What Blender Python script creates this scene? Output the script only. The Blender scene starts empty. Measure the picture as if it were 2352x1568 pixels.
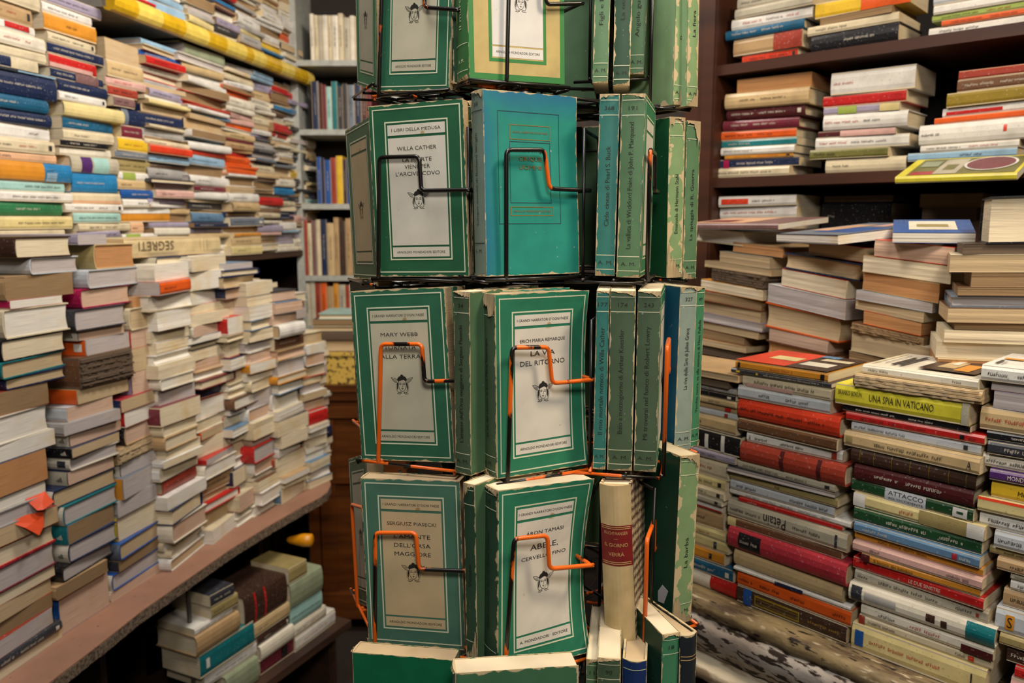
import bpy, math, random
import numpy as np
from mathutils import Vector, Matrix, Euler
R = math.radians
random.seed(7)
sc = bpy.context.scene
col = sc.collection

# ---------------------------------------------------------------- camera
F_PX = 1846.0; EYE = 1.60; TILT = R(8.44)
cam_d = bpy.data.cameras.new('camera'); cam = bpy.data.objects.new('camera', cam_d); col.objects.link(cam)
cam.location = (0, 0, EYE); cam.rotation_euler = (R(90) - TILT, 0, 0)
cam_d.sensor_width = 36; cam_d.lens = 36 * F_PX / 2352; cam_d.clip_start = 0.05
cam_d.dof.use_dof = True; cam_d.dof.focus_distance = 0.90; cam_d.dof.aperture_fstop = 7.0
sc.camera = cam
# ---------------------------------------------------------------- world, lights, exposure
w = bpy.data.worlds.new('world'); sc.world = w; w.use_nodes = True
w.node_tree.nodes['Background'].inputs[0].default_value = (1.0, 0.86, 0.70, 1)
w.node_tree.nodes['Background'].inputs[1].default_value = 0.02
def area(name, loc, target, size, power, color, sy=None):
    d = bpy.data.lights.new(name, 'AREA'); o = bpy.data.objects.new(name, d); col.objects.link(o)
    d.energy = power; d.color = color; d.size = size
    if sy: d.shape = 'RECTANGLE'; d.size_y = sy
    o.location = loc
    o.rotation_euler = (Vector(target) - Vector(loc)).to_track_quat('-Z', 'Y').to_euler()
    return o
area('ceiling_light_aisle', (-0.25, 0.75, 2.85), (-0.75, 1.8, 1.0), 0.45, 20, (1.0, 0.93, 0.88), 0.35)
area('ceiling_light_rear', (-0.10, 2.15, 2.75), (-0.65, 2.55, 0.9), 0.4, 25, (1.0, 0.90, 0.78), 0.3)
area('ceiling_light_pile', (0.95, 0.45, 2.75), (0.62, 1.35, 1.1), 0.35, 23, (1.0, 0.83, 0.60), 0.3)
area('ceiling_light_front', (0.15, -0.45, 2.45), (0.05, 0.95, 1.4), 0.35, 17, (1.0, 0.94, 0.86), 0.35)
sc.view_settings.view_transform = 'Standard'; sc.view_settings.look = 'None'
sc.view_settings.gamma = 1.0; sc.view_settings.use_curve_mapping = False
sc.view_settings.exposure = 0.05
sc.cycles.max_bounces = 5; sc.cycles.diffuse_bounces = 2

# ---------------------------------------------------------------- pixel rays (2352 x 1568 frame)
_c, _s = math.cos(TILT), math.sin(TILT)
def ray(x, y):
    a = (x - 1176) / F_PX; b = -(y - 784) / F_PX
    return np.array([a, _c + _s * b, -_s + _c * b])
def uv(az):
    a = R(az); return np.array([math.sin(a), math.cos(a)]), np.array([-math.cos(a), math.sin(a)])
def hit(x, y, P, az):
    u, v = uv(az); r = ray(x, y); t = (v @ P) / (v @ r[:2]); p = r * t
    return float(u @ (p[:2] - P)), float(p[2] + EYE)
def at(x, Y, y=500):
    r = ray(x, y); return (r * Y / r[1])[:2]
def on_z(x, y, z):
    r = ray(x, y); t = (z - EYE) / r[2]; return (r * t)[:2]
def proj(p):
    x, y, z = p[0], p[1], p[2] - EYE
    d = y * _c - z * _s; h = y * _s + z * _c
    return 1176 + F_PX * x / d, 784 - F_PX * h / d

# ---------------------------------------------------------------- materials
def lin(h):
    h = h.lstrip('#'); o = []
    for i in (0, 2, 4):
        c = int(h[i:i+2], 16) / 255; o.append(c / 12.92 if c <= 0.04045 else ((c + 0.055) / 1.055) ** 2.4)
    return (*o, 1)
_m = {}
def nodes(name):
    m = bpy.data.materials.new(name); m.use_nodes = True
    nt = m.node_tree; b = nt.nodes['Principled BSDF']; return m, nt, b
def N(nt, t, **kw):
    n = nt.nodes.new(t)
    for k, v in kw.items():
        if k.startswith('i_'): n.inputs[k[2:].replace('_', ' ')].default_value = v
        else: setattr(n, k, v)
    return n
def mix(nt, fac, a, b):
    n = nt.nodes.new('ShaderNodeMix'); n.data_type = 'RGBA'
    for k, v in ((0, fac), (6, a), (7, b)):
        if isinstance(v, bpy.types.NodeSocket): nt.links.new(v, n.inputs[k])
        else: n.inputs[k].default_value = v
    return n.outputs[2]
def ramp(nt, src, p0, p1):
    n = nt.nodes.new('ShaderNodeMapRange'); nt.links.new(src, n.inputs[0]); n.inputs[1].default_value = p0; n.inputs[2].default_value = p1
    return n.outputs[0]
def noise(nt, scale, vec=None, detail=3, stretch=None, coord='Object', rot=0):
    tc = N(nt, 'ShaderNodeTexCoord'); n = N(nt, 'ShaderNodeTexNoise'); n.inputs['Scale'].default_value = scale; n.inputs['Detail'].default_value = detail
    src = tc.outputs[coord]
    if rot:
        vr = N(nt, 'ShaderNodeVectorRotate', rotation_type='Z_AXIS'); vr.inputs['Angle'].default_value = rot; nt.links.new(src, vr.inputs[0]); src = vr.outputs[0]
    if stretch:
        mp = N(nt, 'ShaderNodeMapping'); mp.inputs['Scale'].default_value = stretch; nt.links.new(src, mp.inputs[0]); src = mp.outputs[0]
    nt.links.new(src, n.inputs['Vector']); return n.outputs['Fac']
def plain(hexc, rough=0.6, name='paint', var=0.12, metal=0.0):
    k = (hexc, rough, name)
    if k in _m: return _m[k]
    m, nt, b = nodes(name + '_' + hexc.strip('#')); c = lin(hexc)
    d = tuple(x * (1 - 2.2 * var) for x in c[:3]) + (1,)
    nt.links.new(mix(nt, ramp(nt, noise(nt, 35), 0.35, 0.7), c, d), b.inputs['Base Color'])
    b.inputs['Roughness'].default_value = rough; b.inputs['Metallic'].default_value = metal
    _m[k] = m; return m
def cover_mat(hexc):                                   # book cloth / printed card with scuffs
    k = ('cov', hexc)
    if k in _m: return _m[k]
    m, nt, b = nodes('book_cover_' + hexc.strip('#')); c = lin(hexc)
    d = tuple(x * 0.72 for x in c[:3]) + (1,)
    base = mix(nt, ramp(nt, noise(nt, 22, detail=4), 0.4, 0.75), c, d)
    lum = 0.3 * c[0] + 0.59 * c[1] + 0.11 * c[2]
    sc_ = tuple(x + (0.55 - x) * 0.35 for x in c[:3]) + (1,) if lum < 0.25 else tuple(x * 0.6 for x in c[:3]) + (1,)
    base = mix(nt, ramp(nt, noise(nt, 260, detail=5), 0.62, 0.72), base, sc_)
    nt.links.new(base, b.inputs['Base Color']); b.inputs['Roughness'].default_value = 0.36
    _m[k] = m; return m
PAGE = {'w': 'e0d9cc', 'c': 'dbcbac', 't': 'bfa680', 'b': '8f7350', 'g': 'b6aca8', 'o': 'b98452', 'k': 'c9a890', 'd': '62503f'}
def page_mat(k):
    if ('pg', k) in _m: return _m[('pg', k)]
    m, nt, b = nodes('page_edges_' + PAGE[k]); c = lin(PAGE[k])
    f = ramp(nt, noise(nt, 1.0, stretch=(14, 14, 1500), detail=2), 0.30, 0.62)
    d = tuple(x * 0.66 for x in c[:3]) + (1,)
    base = mix(nt, f, d, c)
    st = (c[0] * 0.8, c[1] * 0.68, c[2] * 0.48, 1)
    base = mix(nt, ramp(nt, noise(nt, 16, detail=3), 0.5, 0.8), base, st)
    nt.links.new(base, b.inputs['Base Color']); b.inputs['Roughness'].default_value = 0.9
    bp = N(nt, 'ShaderNodeBump'); bp.inputs['Strength'].default_value = 0.35; bp.inputs['Distance'].default_value = 0.0006
    nt.links.new(noise(nt, 1.0, stretch=(20, 20, 900), detail=2), bp.inputs['Height']); nt.links.new(bp.outputs[0], b.inputs['Normal'])
    _m[('pg', k)] = m; return m
def wood(name, c0, c1, stretch, rough=0.6, scale=1.0):
    m, nt, b = nodes(name)
    nt.links.new(mix(nt, ramp(nt, noise(nt, scale, stretch=stretch, detail=6), 0.3, 0.7), lin(c0), lin(c1)), b.inputs['Base Color'])
    b.inputs['Roughness'].default_value = rough; return m

# ---------------------------------------------------------------- mesh builder
class MB:
    def __init__(s): s.v = []; s.f = []; s.m = []; s.mats = []
    def mi(s, mat):
        if mat not in s.mats: s.mats.append(mat)
        return s.mats.index(mat)
    def add(s, vs, fs, mat):
        o = len(s.v); s.v += [tuple(p) for p in vs]; i = s.mi(mat)
        for f in fs: s.f.append(tuple(a + o for a in f)); s.m.append(i)
    def box(s, x0, x1, y0, y1, z0, z1, mat):
        vs = [(x, y, z) for x in (x0, x1) for y in (y0, y1) for z in (z0, z1)]
        s.add(vs, [(0, 1, 3, 2), (4, 6, 7, 5), (0, 4, 5, 1), (2, 3, 7, 6), (0, 2, 6, 4), (1, 5, 7, 3)], mat)
    def grid(s, x0, x1, y0, y1, z0, z1, nx, nz, mat):      # box whose x-z faces are gridded (so it can be bent)
        vs = []; fs = []
        for y in (y0, y1):
            for i in range(nx + 1):
                for k in range(nz + 1): vs.append((x0 + (x1 - x0) * i / nx, y, z0 + (z1 - z0) * k / nz))
        n = (nx + 1) * (nz + 1); I = lambda i, k: i * (nz + 1) + k
        for i in range(nx):
            for k in range(nz):
                a, b_, c, d = I(i, k), I(i + 1, k), I(i + 1, k + 1), I(i, k + 1)
                fs += [(a, b_, c, d), (n + a, n + d, n + c, n + b_)]
        for i in range(nx):
            for k in (0, nz):
                a, b_ = I(i, k), I(i + 1, k); fs.append((a, n + a, n + b_, b_) if k == 0 else (a, b_, n + b_, n + a))
        for k in range(nz):
            for i in (0, nx):
                a, b_ = I(i, k), I(i, k + 1); fs.append((a, b_, n + b_, n + a) if i == 0 else (a, n + a, n + b_, b_))
        s.add(vs, fs, mat)
    def tube(s, pts, r, mat, n=8, closed=False):
        pts = [Vector(p) for p in pts]; L = len(pts); vs = []; up = None
        for i, p in enumerate(pts):
            a = pts[i - 1] if (i or closed) else p; b_ = pts[(i + 1) % L] if (i < L - 1 or closed) else p
            t = (b_ - a).normalized()
            if up is None: up = t.orthogonal().normalized()
            up = (up - t * up.dot(t)); up = up.normalized() if up.length > 1e-6 else t.orthogonal().normalized()
            w_ = t.cross(up)
            for k in range(n):
                q = 2 * math.pi * k / n; vs.append(p + (up * math.cos(q) + w_ * math.sin(q)) * r)
        fs = []
        for i in range(L if closed else L - 1):
            j = (i + 1) % L
            for k in range(n): fs.append((i * n + k, i * n + (k + 1) % n, j * n + (k + 1) % n, j * n + k))
        if not closed: fs += [tuple(range(n))[::-1], tuple((L - 1) * n + k for k in range(n))]
        s.add(vs, fs, mat)
    def prism(s, poly, y0, y1, mat, ax='y'):               # polygon in (x,z) extruded along y, or in (x,y) along z
        n = len(poly)
        f = (lambda p, t: (p[0], t, p[1])) if ax == 'y' else (lambda p, t: (p[0], p[1], t))
        vs = [f(p, y0) for p in poly] + [f(p, y1) for p in poly]
        s.add(vs, [tuple(range(n)), tuple(range(2 * n - 1, n - 1, -1))] + [(i, i + n, (i + 1) % n + n, (i + 1) % n) for i in range(n)], mat)
    def xf(s, fn, start=0): s.v[start:] = [tuple(fn(p)) for p in s.v[start:]]
    def build(s, name, parent=None, smooth=False, fix=True):
        me = bpy.data.meshes.new(name); me.from_pydata(s.v, [], s.f)
        for m in s.mats: me.materials.append(m)
        me.polygons.foreach_set('material_index', s.m)
        if smooth: me.polygons.foreach_set('use_smooth', [True] * len(s.f))
        me.update(); o = bpy.data.objects.new(name, me); col.objects.link(o); o.parent = parent
        return o
def tag(o, label=None, cat=None, group=None, kind=None):
    for k, v in (('label', label), ('category', cat), ('group', group), ('kind', kind)):
        if v: o[k] = v
    return o
def empty(name, loc=(0, 0, 0), rot=(0, 0, 0)):
    o = bpy.data.objects.new(name, None); col.objects.link(o); o.location = loc; o.rotation_euler = rot; o.empty_display_size = 0.02; return o

_txt = {}
def text_mesh(body, space=1.0):
    k = (body, space)
    if k in _txt: return _txt[k]
    cu = bpy.data.curves.new('t', 'FONT'); cu.body = body; cu.align_x = 'CENTER'; cu.align_y = 'CENTER'; cu.size = 1.0; cu.space_character = space; cu.resolution_u = 2
    o = bpy.data.objects.new('t', cu); col.objects.link(o)
    dg = bpy.context.evaluated_depsgraph_get(); me = bpy.data.meshes.new_from_object(o.evaluated_get(dg))
    vs = [tuple(v.co) for v in me.vertices]; fs = [tuple(p.vertices) for p in me.polygons]
    bpy.data.objects.remove(o); bpy.data.curves.remove(cu); bpy.data.meshes.remove(me)
    _txt[k] = (vs, fs); return _txt[k]
def put_text(mb, body, mat, fn, height, width=None, space=1.0):
    """lettering laid on a surface; fn maps flat (across, up) metres to 3D. height = cap height in metres"""
    vs, fs = text_mesh(body, space)
    if not vs: return
    x0 = min(v[0] for v in vs); x1 = max(v[0] for v in vs); y0 = min(v[1] for v in vs); y1 = max(v[1] for v in vs)
    sy = height / 0.73; sx = sy
    if width: sx = min(width / (x1 - x0), sy * 1.45)
    cy = 0.36 if True else 0
    mb.add([fn((v[0] - (x0 + x1) / 2) * sx, (v[1] - (y0 + y1) / 2) * sy) for v in vs], fs, mat)
INK = plain('1b1916', 0.7, 'black_ink', 0.05)
GOLD = plain('b08a3c', 0.4, 'gilt_ink', 0.1)
PALE = plain('cfc6b4', 0.7, 'pale_ink', 0.1)
REDI = plain('b03018', 0.7, 'red_ink', 0.1)
# ---------------------------------------------------------------- books
COL = {  # token: (hex, words)
 'cream': ('d2c4a4', 'cream'), 'ivory': ('ddd5c2', 'ivory'), 'white': ('dcd8d0', 'white'), 'tan': ('b3936a', 'tan'), 'sand': ('c4a97c', 'sandy'),
 'brown': ('6a4830', 'brown'), 'umber': ('3e2a20', 'dark brown'), 'black': ('17161a', 'black'), 'charcoal': ('33343a', 'charcoal'), 'navy': ('1c2848', 'navy'),
 'blue': ('1d4f94', 'blue'), 'azure': ('2477ab', 'bright blue'), 'sky': ('8fb0c8', 'pale blue'), 'steel': ('5c7f9e', 'steel blue'), 'teal': ('176f74', 'teal'),
 'petrol': ('1c5878', 'petrol blue'), 'aqua': ('9cc4bd', 'pale aqua'), 'green': ('2c7047', 'green'), 'forest': ('1e4426', 'dark green'), 'olive': ('6c6a34', 'olive'), 'lime': ('96a84e', 'lime green'),
 'sage': ('8f987c', 'sage green'), 'yellow': ('dbb32c', 'yellow'), 'lemon': ('d8cc3a', 'lemon yellow'), 'butter': ('d6c58a', 'pale yellow'), 'orange': ('d9591c', 'orange'), 'amber': ('cf8a2c', 'amber'),
 'peach': ('d8ab86', 'peach'), 'red': ('b81f1c', 'red'), 'scarlet': ('cf3c20', 'scarlet'), 'brick': ('9a3a2a', 'brick red'), 'wine': ('6e2432', 'wine red'), 'maroon': ('4d1c1e', 'maroon'),
 'crimson': ('a8303c', 'crimson pink'), 'magenta': ('a01848', 'magenta'), 'pink': ('cfa49a', 'pink'), 'purple': ('4c2864', 'purple'), 'lilac': ('9c93a8', 'lilac grey'), 'mauve': ('7a5a58', 'mauve brown'),
 'grey': ('a3a09c', 'grey'), 'silver': ('bcc0c4', 'silver grey'), 'slate': ('6b7480', 'slate grey'), 'khaki': ('9a8a5a', 'khaki'), 'gold': ('8a7420', 'dull gold'), 'stone': ('b4ac98', 'stone grey'),
}
def lum(h): c = lin(h); return .3 * c[0] + .59 * c[1] + .11 * c[2]
def kmap(kind, fw, D):
    if kind == 'F': return lambda a, b, z: (b - fw / 2, a, z)
    if kind == 'P': return lambda a, b, z: (b - fw / 2, D - a, z)
    if kind == 'L': return lambda a, b, z: (a - fw / 2, b, z)
    return lambda a, b, z: (fw / 2 - a, b, z)
def book_geo(mc, mp, kind, fw, D, t, hc, cmat, pmat, rnd):
    W, L = (D, fw) if kind in 'FP' else (fw, D)
    M = kmap(kind, fw, D)
    tb = min(0.0026 if hc else 0.0007, t * 0.15); bul = min(0.006, t * 0.18) if hc else min(0.0015, t * .06)
    over = 0.003 if hc else 0.0
    n = 6 if hc else 3
    out = [(W, t)] + [(0.002 - (bul + .002) * math.sin(math.pi * i / n) if 0 < i < n else 0.002, t * (1 + math.cos(math.pi * i / n)) / 2) for i in range(n + 1)] + [(W, 0)]
    inn = []
    for (a, z) in out:
        inn.append((a if a == W else a + tb, min(max(z, tb), t - tb)))
    vs = []; 
    for b in (0, L):
        vs += [M(a, b, z) for a, z in out] + [M(a, b, z) for a, z in inn]
    k = len(out); fs = []
    for i in range(k - 1):
        fs += [(i, i + 1, 2 * k + i + 1, 2 * k + i), (k + i, 3 * k + i, 3 * k + i + 1, k + i + 1), (i, k + i, k + i + 1, i + 1), (2 * k + i, 2 * k + i + 1, 3 * k + i + 1, 3 * k + i)]
    fs += [(0, 2 * k, 3 * k, k), (k - 1, 2 * k - 1, 4 * k - 1, 3 * k - 1)]
    mc.add(vs, fs, cmat)
    # page block; old paperbacks have slightly stepped signatures
    a1 = W - over; m = 6; cc = (0.004 if hc else rnd.uniform(-0.0012, 0.0015))
    poly = [(tb + .0004, t - tb)] + [(a1 - cc * math.sin(math.pi * i / m) - (0 if hc else rnd.uniform(0, .0009)), (t - tb) - (t - 2 * tb) * i / m) for i in range(m + 1)] + [(tb + .0004, tb)]
    q = len(poly); vs = [M(a, over, z) for a, z in poly] + [M(a, L - over, z) for a, z in poly]
    mp.add(vs, [tuple(range(q)), tuple(range(2 * q - 1, q - 1, -1))] + [(i, i + q, (i + 1) % q + q, (i + 1) % q) for i in range(q)], pmat)
    return lambda z: -(0.0006 + (bul if hc else bul) * math.sin(math.pi * min(max(z / t, 0), 1)))
def patch(mc, off, fw, t, lo, hi, mat, z0=0.02, z1=0.98, ex=0.0003):
    n = 6; vs = []; x0, x1 = -fw / 2 + lo * fw, -fw / 2 + hi * fw
    for i in range(n + 1):
        z = t * (z0 + (z1 - z0) * i / n); vs += [(x0, off(z) - ex, z), (x1, off(z) - ex, z)]
    mc.add(vs, [(2 * i, 2 * i + 1, 2 * i + 3, 2 * i + 2) for i in range(n)], mat)
def ragged(mp, fw, d, t, mat, rnd):
    k = max(4, int(t / .0045)); n = 22
    for j in range(k):
        za, zb = t * (.04 + .92 * j / k), t * (.04 + .92 * (j + .8) / k); y0 = rnd.uniform(-.006, -.0005); xe = fw / 2 + rnd.uniform(-.014, .003); xs_ = -fw / 2 + rnd.uniform(.001, .006)
        P_ = [(xs_ + (xe - xs_) * i / n, y0 + rnd.uniform(-.0018, .0018)) for i in range(n + 1)] + [(xe + rnd.uniform(-.002, .002), d * q) for q in (.2, .5, .8)] + [(xs_, d * .8)]
        mp.prism(P_, za, zb, mat, 'z')
def scribble(mc, off, fw, t, lo, hi, mat, rnd, hfrac=0.34, zc=0.5, ex=0.0006):
    x = -fw / 2 + lo * fw; end = -fw / 2 + hi * fw; h = min(t * hfrac * .72, 0.0048); wl = 0
    while x < end - .002:
        wdt = h * rnd.uniform(.35, .6); hh = h * rnd.choice((1, 1, .72, .72, .9))
        z0 = t * zc - h / 2; xb = min(x + wdt, end); y = off(t * zc) - ex
        st = h * .13
        if rnd.random() < .5:
            rs = [(x, xb, z0, z0 + st), (x, x + st, z0, z0 + hh), (xb - st, xb, z0, z0 + hh)]
        else:
            rs = [(x, x + st, z0, z0 + hh), (x, xb, z0 + hh - st, z0 + hh), (x, xb, z0 + hh * .45, z0 + hh * .45 + st)]
        for (p, q, r_, s_) in rs: mc.add([(p, y, r_), (q, y, r_), (q, y, s_), (p, y, s_)], [(0, 1, 2, 3)], mat)
        x = xb + h * .2; wl += 1
        if wl > rnd.randint(4, 9): x += h * .7; wl = 0
ORD = 'topmost second third fourth fifth sixth seventh eighth ninth tenth eleventh twelfth thirteenth fourteenth fifteenth sixteenth seventeenth eighteenth nineteenth twentieth twenty-first twenty-second twenty-third twenty-fourth twenty-fifth'.split()
DIM = {}; TOPS = {}; STK = {}; BK = {}
def stack(sid, phrase, group, P, az, top, rows, base=None, ref=1, D=(.125, .15), wob=0.02, yaw=None, lean=0.0, name='book', after=None):
    rnd = random.Random(sid); P = np.array(P, float); u, v = uv(az)
    rows = [r.strip() for r in rows.strip().split('\n') if r.strip()]
    _, z_hi = hit(top[0], top[1], P, az)
    zb = []
    for r in rows:
        p = r.split(); xr = float(p[1] if ref else p[0]); zb.append(hit(xr, float(p[2]), P, az)[1])
    if base is not None:
        if zb[-2] - base > .01 and abs(zb[-1] - base) < .03: zb[-1] = base
        else: k = (z_hi - base) / (z_hi - zb[-1]); zb = [z_hi - (z_hi - z) * k for z in zb]
    zbase = zb[-1]; Hs = z_hi - zbase; ph = rnd.uniform(0, 6); am = rnd.uniform(.5, 1) * wob * rnd.choice((-1, 1))
    slope = lambda zr: am * math.sin(min(zr / Hs, 1) * 3.0) * (1 + .5 * math.sin(zr * 14 + ph)) - lean * min(zr / Hs * 2.5, 1)
    zt = z_hi; out = []; TOPS[sid] = (z_hi, P, az)
    for i, r in enumerate(rows):
        p = r.split(' ', 5); x0, x1, yb, cn, kd = float(p[0]), float(p[1]), float(p[2]), p[3], p[4]; opt = p[5] if len(p) > 5 else ''
        z0 = zb[i]; z0 = min(z0, zt - .005); t = zt - z0 - .0002
        ym = yb - 10 if ref else yb - 10
        s0 = hit(x0, ym, P, az)[0]; s1 = hit(x1, ym, P, az)[0]
        if after:
            lim = max([q[3] for q in STK[after] if q[0] < zt - .002 and q[1] > z0 + .002] + [-9]) + .0035
            if s0 < lim: s0 = min(lim, s1 - .05)
        fw = s1 - s0; STK.setdefault(sid, []).append((z0, zt, s0, s1))
        kind = kd[0]; tint = kd[1] if len(kd) > 1 and kd[1] in PAGE else 'c'; hc = 'h' in kd[1:]
        d = rnd.uniform(*D) if kind in 'FP' else rnd.uniform(.17, .2)
        if kind in 'FP' and fw > .25: d = rnd.uniform(.16, .18)
        mc, mp = MB(), MB(); hexc, words = COL[cn]
        off = book_geo(mc, mp, kind, fw, d, t, hc, cover_mat(hexc), page_mat(tint), rnd)
        ink = INK if lum(hexc) > .12 else PALE
        if kind == 'F':
            for o in [o for o in opt.split(';') if o]:
                if o[0] == 'b':
                    c_, lo, hi = o[2:].split(':')[:3]; rest = o[2:].split(':')[3:]
                    patch(mc, off, fw, t, float(lo), float(hi), cover_mat(COL[c_][0]), *(float(q) for q in rest))
                elif o[0] == 'T' or o[0] == 'V':    # T=text:lo:hi[:ink[:flip]]
                    q = o[2:].split(':'); lo, hi = float(q[1]), float(q[2]); im = {'k': INK, 'w': PALE, 'r': REDI, 'g': GOLD}[q[3]] if len(q) > 3 else ink
                    fl = -1 if len(q) > 4 and 'f' in q[4] else 1; hf = float(q[5]) if len(q) > 5 else .45; zc = float(q[6]) if len(q) > 6 else .5
                    cx = (-.5 + (lo + hi) / 2) * fw
                    put_text(mc, q[0], im, lambda A, U: (cx + fl * A, off(t * zc + fl * U) - .0007, t * zc + fl * U), t * hf, (hi - lo) * fw)
                elif o[0] == 's':
                    q = o[1:].split(':') if len(o) > 1 else []
                    lo, hi = (float(q[0]), float(q[1])) if len(q) > 1 else (.1, .6)
                    im = {'k': INK, 'w': PALE, 'r': REDI, 'g': GOLD}[q[2]] if len(q) > 2 else ink
                    scribble(mc, off, fw, t, lo, hi, im, rnd)
            if not opt and rnd.random() < .75:
                lo = rnd.uniform(.06, .2); md = rnd.uniform(.35, .5); scribble(mc, off, fw, t, lo, md, ink, rnd)
                if rnd.random() < .7: scribble(mc, off, fw, t, md + .07, rnd.uniform(.7, .85), rnd.choice((ink, ink, REDI)) if lum(hexc) > .3 else ink, rnd)
                if rnd.random() < .6: patch(mc, off, fw, t, .91, .955, ink, .3, .7)
        if kind == 'L':
            tm = MB()
            for o in [o for o in opt.split(';') if o]:
                if o[0] == 'p': patch(tm, off, d, t, .002, .998, cover_mat(COL[o[2:]][0]), .01, .99)
                elif o[0] == 'A':      # striped triangle device at the foot of the spine
                    for q in range(3):
                        xx = -d / 2 + .012 + .0042 * q; hh = min(t * .42, .011) * (1 - .28 * q); yy = off(t / 2) - .0008; zq = t * .28
                        tm.add([(xx, yy, zq), (xx + .0026, yy, zq), (xx + .0026 + .003, yy, zq + hh * .8), (xx + .003, yy, zq + hh)], [(0, 1, 2, 3)], INK if o[1:] != 'w' else PALE)
                elif o[0] == 'q': patch(tm, off, d, t, .05, .16, cover_mat(COL[o[2:]][0]), .25, .75, .0006)
            if tm.v: mc.mats; [mc.add([(a_[1] - fw / 2, a_[0] + d / 2, a_[2]) for a_ in tm.v], [f_], tm.mats[m_]) for f_, m_ in zip(tm.f, tm.m)]
        if 'r' in kd[1:]: ragged(mp, fw, d, t, page_mat(tint), rnd)
        zr = z0 - zbase
        wb = lambda q: (q[0], q[1], q[2] + slope(zr + q[2]) * q[0])
        mc.xf(wb); mp.xf(wb)
        sm = (s0 + s1) / 2; dj = rnd.uniform(-.004, .008)
        pos = P + u * sm + v * dj
        yj = rnd.uniform(-1.6, 1.6) if kind == 'F' else rnd.uniform(-3, 3)
        if yaw is not None: yj = yaw + yj * .5
        root = empty(name, (pos[0], pos[1], z0), (0, 0, R(90 - az + yj)))
        o1 = mc.build('cover', root); o2 = mp.build('pages', root); DIM[root.name] = (fw, d, t); BK[sid, i] = root
        th = 'thick ' if t > .042 else 'thin ' if t < .014 else ''
        L = next((o[2:] for o in opt.split(';') if o.startswith('L=')), None)
        pw = {'w': 'white', 'c': 'cream', 't': 'tan', 'b': 'brown', 'g': 'grey', 'o': 'orange', 'k': 'pinkish', 'd': 'dark'}[tint]
        od = ORD[i] + ('' if i == 0 else ' down')
        if L: lab = f"{words} book {L}, {od} in {phrase}"
        elif kind == 'F': lab = f"{th}{words} book, spine outward, {od} in {phrase}"
        else: lab = f"{th}{words} book showing {pw} pages, {od} in {phrase}"
        tag(root, lab, 'book', group)
        if kind == 'L' and lum(hexc) != lum(PAGE[tint]): o1['label'] = f'{words} cover and spine'
        out.append((root, s0, s1, z0, zt, t)); zt = z0
    return out

# far, uncountable rest of the same books: one object
FAR = MB()
SAL = []        # salient far books (x, y, colour)
def far_pile(P, az, x0, x1, ytop, zbase, mode, seed, xs=0.0):
    """one pile in the dense far rows. x0,x1: its width at the level of ytop"""
    rnd = random.Random(seed); P = np.array(P, float); u, v = uv(az)
    s0 = hit(x0, ytop, P, az)[0]; s1, ztop = hit(x1, ytop, P, az)
    z = zbase; drift = 0; slope = 0
    while z < ztop - .012:
        if mode == 'pages': t = rnd.choice((.018, .024, .03, .034, .04, .05)); kd = rnd.choices('LPRF', (7, 6, 2, 1.2))[0]
        else: t = rnd.choice((.010, .013, .016, .019, .024, .032)); kd = rnd.choices('FLP', (8, 2, 1.5))[0]
        fw = (s1 - s0) * rnd.uniform(.95, 1.22); drift += rnd.uniform(-.004, .004); drift *= .8
        cx = (s0 + s1) / 2 + drift + rnd.uniform(-.008, .008)
        p = P + u * cx + v * (rnd.uniform(-.018, .014) + drift); wp = (p[0], p[1], z + t / 2)
        px, py = proj(wp); qx0, _ = proj((p[0] - u[0] * fw / 2, p[1] - u[1] * fw / 2, z)); qx1, _ = proj((p[0] + u[0] * fw / 2, p[1] + u[1] * fw / 2, z))
        cn = None
        for sx, sy, c_ in SAL:
            if qx0 < sx < qx1 and abs(sy - py) < max(8, t * F_PX / p[1] / 2): cn = c_; kd = 'F'; break
        if cn is None:
            if kd == 'F' and mode == 'spines': cn = rnd.choices(('cream', 'ivory', 'white', 'sand', 'tan', 'grey', 'butter', 'pink', 'navy', 'red', 'steel', 'orange', 'charcoal', 'green', 'wine', 'sky', 'lilac', 'aqua', 'azure', 'yellow', 'brown'), (16, 17, 17, 8, 4, 5, 4, 3, 1.6, 1.4, 1.2, .9, 2.6, .6, 1.2, 2, 1.5, 1, .8, .8, 2))[0]
            else: cn = rnd.choices(('cream', 'ivory', 'white', 'brick', 'navy', 'red', 'tan', 'charcoal', 'steel', 'wine', 'amber', 'brown', 'sage', 'orange'), (8, 8, 8, 4.5, 5, 2.6, 2, 2.5, 2.4, 2, .8, 2, .6, .6))[0]
        st = len(FAR.v); hc = rnd.random() < .42
        d = rnd.uniform(.12, .15) if kd in 'FP' else rnd.uniform(.15, .19)
        off = book_geo(FAR, FAR, kd, fw, d, t - .0002, hc, cover_mat(COL[cn][0]), page_mat(rnd.choice('wwcccctgcwk' if mode == 'pages' else 'cctbtbg')), rnd)
        if kd == 'F' and rnd.random() < .7 and t > .012: scribble(FAR, off, fw, t, rnd.uniform(.08, .2), rnd.uniform(.45, .8), INK if lum(COL[cn][0]) > .12 else PALE, rnd, .3)
        slope = slope * .7 + rnd.uniform(-.008, .008)
        a = R(90 - az + rnd.uniform(-5, 5)); ca, sa = math.cos(a), math.sin(a)
        FAR.xf(lambda q: (p[0] + q[0] * ca - q[1] * sa, p[1] + q[0] * sa + q[1] * ca, z + q[2] + slope * q[0]), st)
        z += t
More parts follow.
